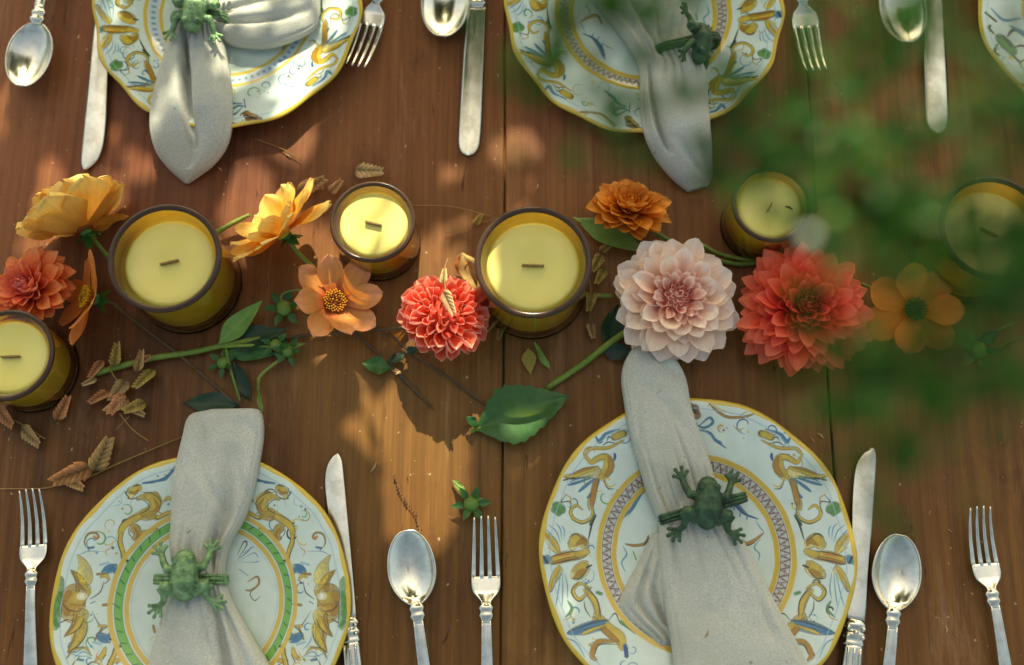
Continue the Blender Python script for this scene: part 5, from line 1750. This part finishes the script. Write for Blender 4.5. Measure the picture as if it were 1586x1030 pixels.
# ---------------------------------------------------------------- green branch hanging close to the lens
random.seed(21)
BR = thing('leafy_branch', 'blurred green leafy branch hanging close above the right of the table', 'branch', at(1700, 200, .70), 0)
bl = Vector(BR.location)
SUNNY = []
lmesh = [leaf_geo(.0105, .0034, 0, .3, .5, nv=7, tip=1.6, wave=.0006, seed=q).mesh('leaf', SPRIG, fix=False) for q in range(3)]
twigs = [  # photo pixels and height of each twig, leaf density
    ([(1750, 160, .74), (1600, 190, .71), (1460, 215, .69), (1330, 235, .68), (1220, 225, .67), (1110, 240, .67)], 40),
    ([(1760, 330, .74), (1640, 350, .71), (1520, 385, .69), (1430, 395, .68), (1370, 350, .67), (1320, 305, .67)], 48),
    ([(1760, 560, .74), (1640, 560, .71), (1530, 575, .69), (1430, 580, .68), (1340, 570, .67), (1290, 640, .67)], 46),
    ([(1640, 560, .71), (1560, 600, .69), (1470, 630, .68), (1390, 670, .67), (1370, 720, .67)], 18),
    ([(1600, 190, .71), (1520, 100, .69), (1460, 30, .68), (1420, -60, .67)], 24),
    ([(1460, 215, .69), (1390, 130, .68), (1310, 90, .67), (1260, 30, .67)], 14),
    ([(1330, 235, .68), (1190, 170, .67), (1080, 150, .67)], 18),
    ([(1220, -140, .70), (1090, -40, .69), (970, 10, .68), (880, 20, .675), (820, 40, .67)], 30),
    ([(970, 10, .68), (930, 90, .675), (960, 180, .67)], 22), ([(880, 20, .675), (850, 100, .67), (790, 95, .67)], 14),
    ([(1520, 385, .69), (1560, 450, .68), (1540, 520, .68)], 18), ([(1640, 350, .71), (1580, 270, .69), (1500, 280, .68), (1400, 300, .67), (1300, 290, .67)], 22),
    ([(1330, 235, .68), (1240, 270, .675), (1160, 250, .67), (1060, 235, .67)], 26), ([(1220, 225, .67), (1170, 190, .67), (1130, 160, .67)], 16),
    ([(1560, -140, .72), (1490, -20, .70), (1400, 40, .69), (1300, 60, .68), (1240, 130, .67)], 26), ([(1640, 350, .71), (1580, 420, .70), (1560, 480, .69)], 16),
    ([(1520, 385, .69), (1450, 350, .68), (1380, 330, .67), (1310, 310, .67)], 26), ([(1530, 575, .69), (1440, 550, .68), (1370, 560, .67), (1320, 620, .67)], 18), ([(1600, 190, .71), (1580, 100, .70), (1570, 20, .69)], 14),
]
mass = G()
for pts, dens in twigs:
    W3 = [at(q[0], q[1], q[2] + .02) - bl for q in pts]
    P = [Vector(q) for q in catmull(W3, 10 * len(W3))]
    part('twig', G().tube(P, [lerp(.0008, .0003, i / (len(P) - 1)) for i in range(len(P))], 6), STEMB, BR)
    for k in range(int(dens * 1.95)):
        i = random.randrange(len(P))
        q = P[i]
        if k % 4:
            q = q + Vector((random.gauss(0, .0095), random.gauss(0, .0095), random.gauss(0, .008)))
        Ml = Matrix.Translation(q) @ Matrix.Rotation(random.uniform(0, 6.28), 4, 'Z') @ Matrix.Rotation(random.gauss(0, .5), 4, 'X') @ Matrix.Rotation(random.gauss(0, .5), 4, 'Y') @ Matrix.Scale(random.uniform(.45, .95), 4)
        if k < dens * .9:
            link('leaf', lmesh[random.randrange(3)], BR, Ml)
        else:
            lg = leaf_geo(.0105, .0034, 0, .3, .5, nv=5, tip=1.6)
            mass.add([Ml @ Vector(v) for v in lg.v], lg.f)
BOKEH = mat_simple('pale_bokeh', lin((214, 226, 206)), 0.35, 0, 200, 0.2)  # small balls added to stand in for blurred glints and sunlit leaf spots
for (x, y, z, r) in ((1253, 367, .695, .0021), (1292, 342, .70, .0030), (1322, 354, .69, .0028), (1310, 130, .69, .0026), (1500, 150, .71, .0022), (1292, 648, .69, .0020)):
    q = at(x, y, z) - bl
    gb = G()
    ball(gb, q, r, (1, 1, 1.2))
    part('bud', gb, BOKEH if x == 1253 else LEAFL, BR)
part('small_leaves', mass, SPRIG, BR, fix=False)['kind'] = 'stuff'
SUNNY += [at(1300, 345, .69), at(1253, 367, .69), at(1310, 130, .69), at(1500, 150, .72), at(1463, 285, .71), at(824, 488, .08)]

# ---------------------------------------------------------------- trees beyond the table that dapple the sun
random.seed(33)
LIT = [
    (110, 405, 70, 34, .2), (690, 590, 70, 50, 0), (430, 430, 50, 26, 0), (525, 535, 30, 24, 0),  # sun patches as the photo shows them: centre x, y, half axes (photo pixels), turn
    (652, 650, 74, 72, 0), (655, 760, 60, 100, .1), (690, 480, 75, 75, 0), (385, 330, 40, 52, 0), (440, 130, 70, 44, .35), (520, 60, 22, 44, 0), (285, 232, 24, 22, 0), (338, 150, 20, 60, .2),
    (200, 30, 30, 24, 0), (20, 170, 20, 70, 0), (52, 290, 14, 34, .1), (735, 285, 9, 30, 0), (712, 318, 7, 22, .1), (782, 345, 8, 24, 0), (800, 260, 20, 64, -.2), (762, 230, 10, 34, .1), (690, 330, 12, 60, 0), (610, 360, 30, 26, 0), (210, 255, 26, 26, .5), (470, 380, 36, 30, 0),
    (145, 300, 50, 22, .3), (400, 20, 50, 22, 0), (540, 440, 40, 26, 0), (815, 420, 26, 60, .2), (700, 560, 20, 30, 0), (455, 230, 30, 20, 0), (370, 60, 30, 30, 0),
]





def lit(p, keep=0.0):
    """is this spot of the table one of the sun patches?"""
    x, y = pix(p)
    for (cx, cy, a, b, r) in LIT:
        dx, dy = x - cx, y - cy
        c, s = math.cos(r), math.sin(r)
        u, v = (dx * c + dy * s) / a, (-dx * s + dy * c) / b
        if u * u + v * v < 1:
            return not (cy < 350 and cx not in (385, 370) and keep < .10)
    return False


sunny_q = [q - SUNV * (q.z / SUNV.z) for q in SUNNY]
TREE = thing('shade_tree', 'leafy shade tree standing beyond the table, outside the picture', 'tree', (0.5, 3.4, -0.76))
tl = Vector(TREE.location)
g = G()
tab = [Vector((0, 0, 0)), Vector((.03, -.05, .8)), Vector((-.04, -.15, 1.7)), Vector((-.1, -.4, 2.5)), Vector((-.2, -.9, 3.0))]
g.tube(catmull(tab, 24), [lerp(.16, .06, i / 23) for i in range(24)], 12)
part('trunk', g, BARK, TREE)
crown = G()
cnt = 0
for k in range(31000):
    Q = Vector((random.uniform(-.80, .80), random.uniform(-1.0, 1.0), 0))
    t = random.uniform(1.25, 1.7) if Q.y > -.12 else random.uniform(2.8, 3.4)
    P = Q + SUNV * t
    sc = random.uniform(.7, 1.15)
    Rm = Matrix.Rotation(random.uniform(0, 6.28), 3, 'Z') @ Matrix.Rotation(random.gauss(0.45, .5), 3, 'X') @ Matrix.Rotation(random.gauss(0, .5), 3, 'Y')
    pts = [P + Rm @ (Vector(q) * sc) for q in ((0, -.027, 0), (.016, -.008, .003), (.013, .012, .003), (0, .030, 0), (-.013, .012, .003), (-.016, -.008, .003))]
    bad, kp = False, random.random()
    for q in pts + [P]:
        e = q - SUNV * (q.z / SUNV.z)
        if lit(e, kp) or any((e - s).length < .012 for s in sunny_q):
            bad = True
            break
    if bad:
        continue
    crown.add(pts, [(0, 1, 2, 3), (0, 3, 4, 5)])
    cnt += 1
# the rest of the crown, loose and wide
for k in range(3500):
    a, r = random.uniform(0, 6.28), 2.1 * math.sqrt(random.random())
    P = Vector((.5 + r * math.cos(a) * 1.4, 3.5 + r * math.sin(a) * .8, 2.6 + random.gauss(0, .55)))
    if P.y < 2.2:
        continue
    Rm = Matrix.Rotation(random.uniform(0, 6.28), 3, 'Z') @ Matrix.Rotation(random.gauss(0, .7), 3, 'X')
    sc = random.uniform(1.2, 2.0)
    pts = [P + Rm @ (Vector(q) * sc) for q in ((0, -.027, 0), (.016, -.008, .003), (.013, .012, .003), (0, .030, 0), (-.013, .012, .003), (-.016, -.008, .003))]
    e = P - SUNV * (P.z / SUNV.z)
    if abs(e.x) < 1.2 and -1.2 < e.y < 1.3:
        continue
    crown.add(pts, [(0, 1, 2, 3), (0, 3, 4, 5)])
crown.v = [(v[0] - tl.x, v[1] - tl.y, v[2] - tl.z) for v in crown.v]
part('crown', crown, TREEL, TREE, fix=False, smooth=False)
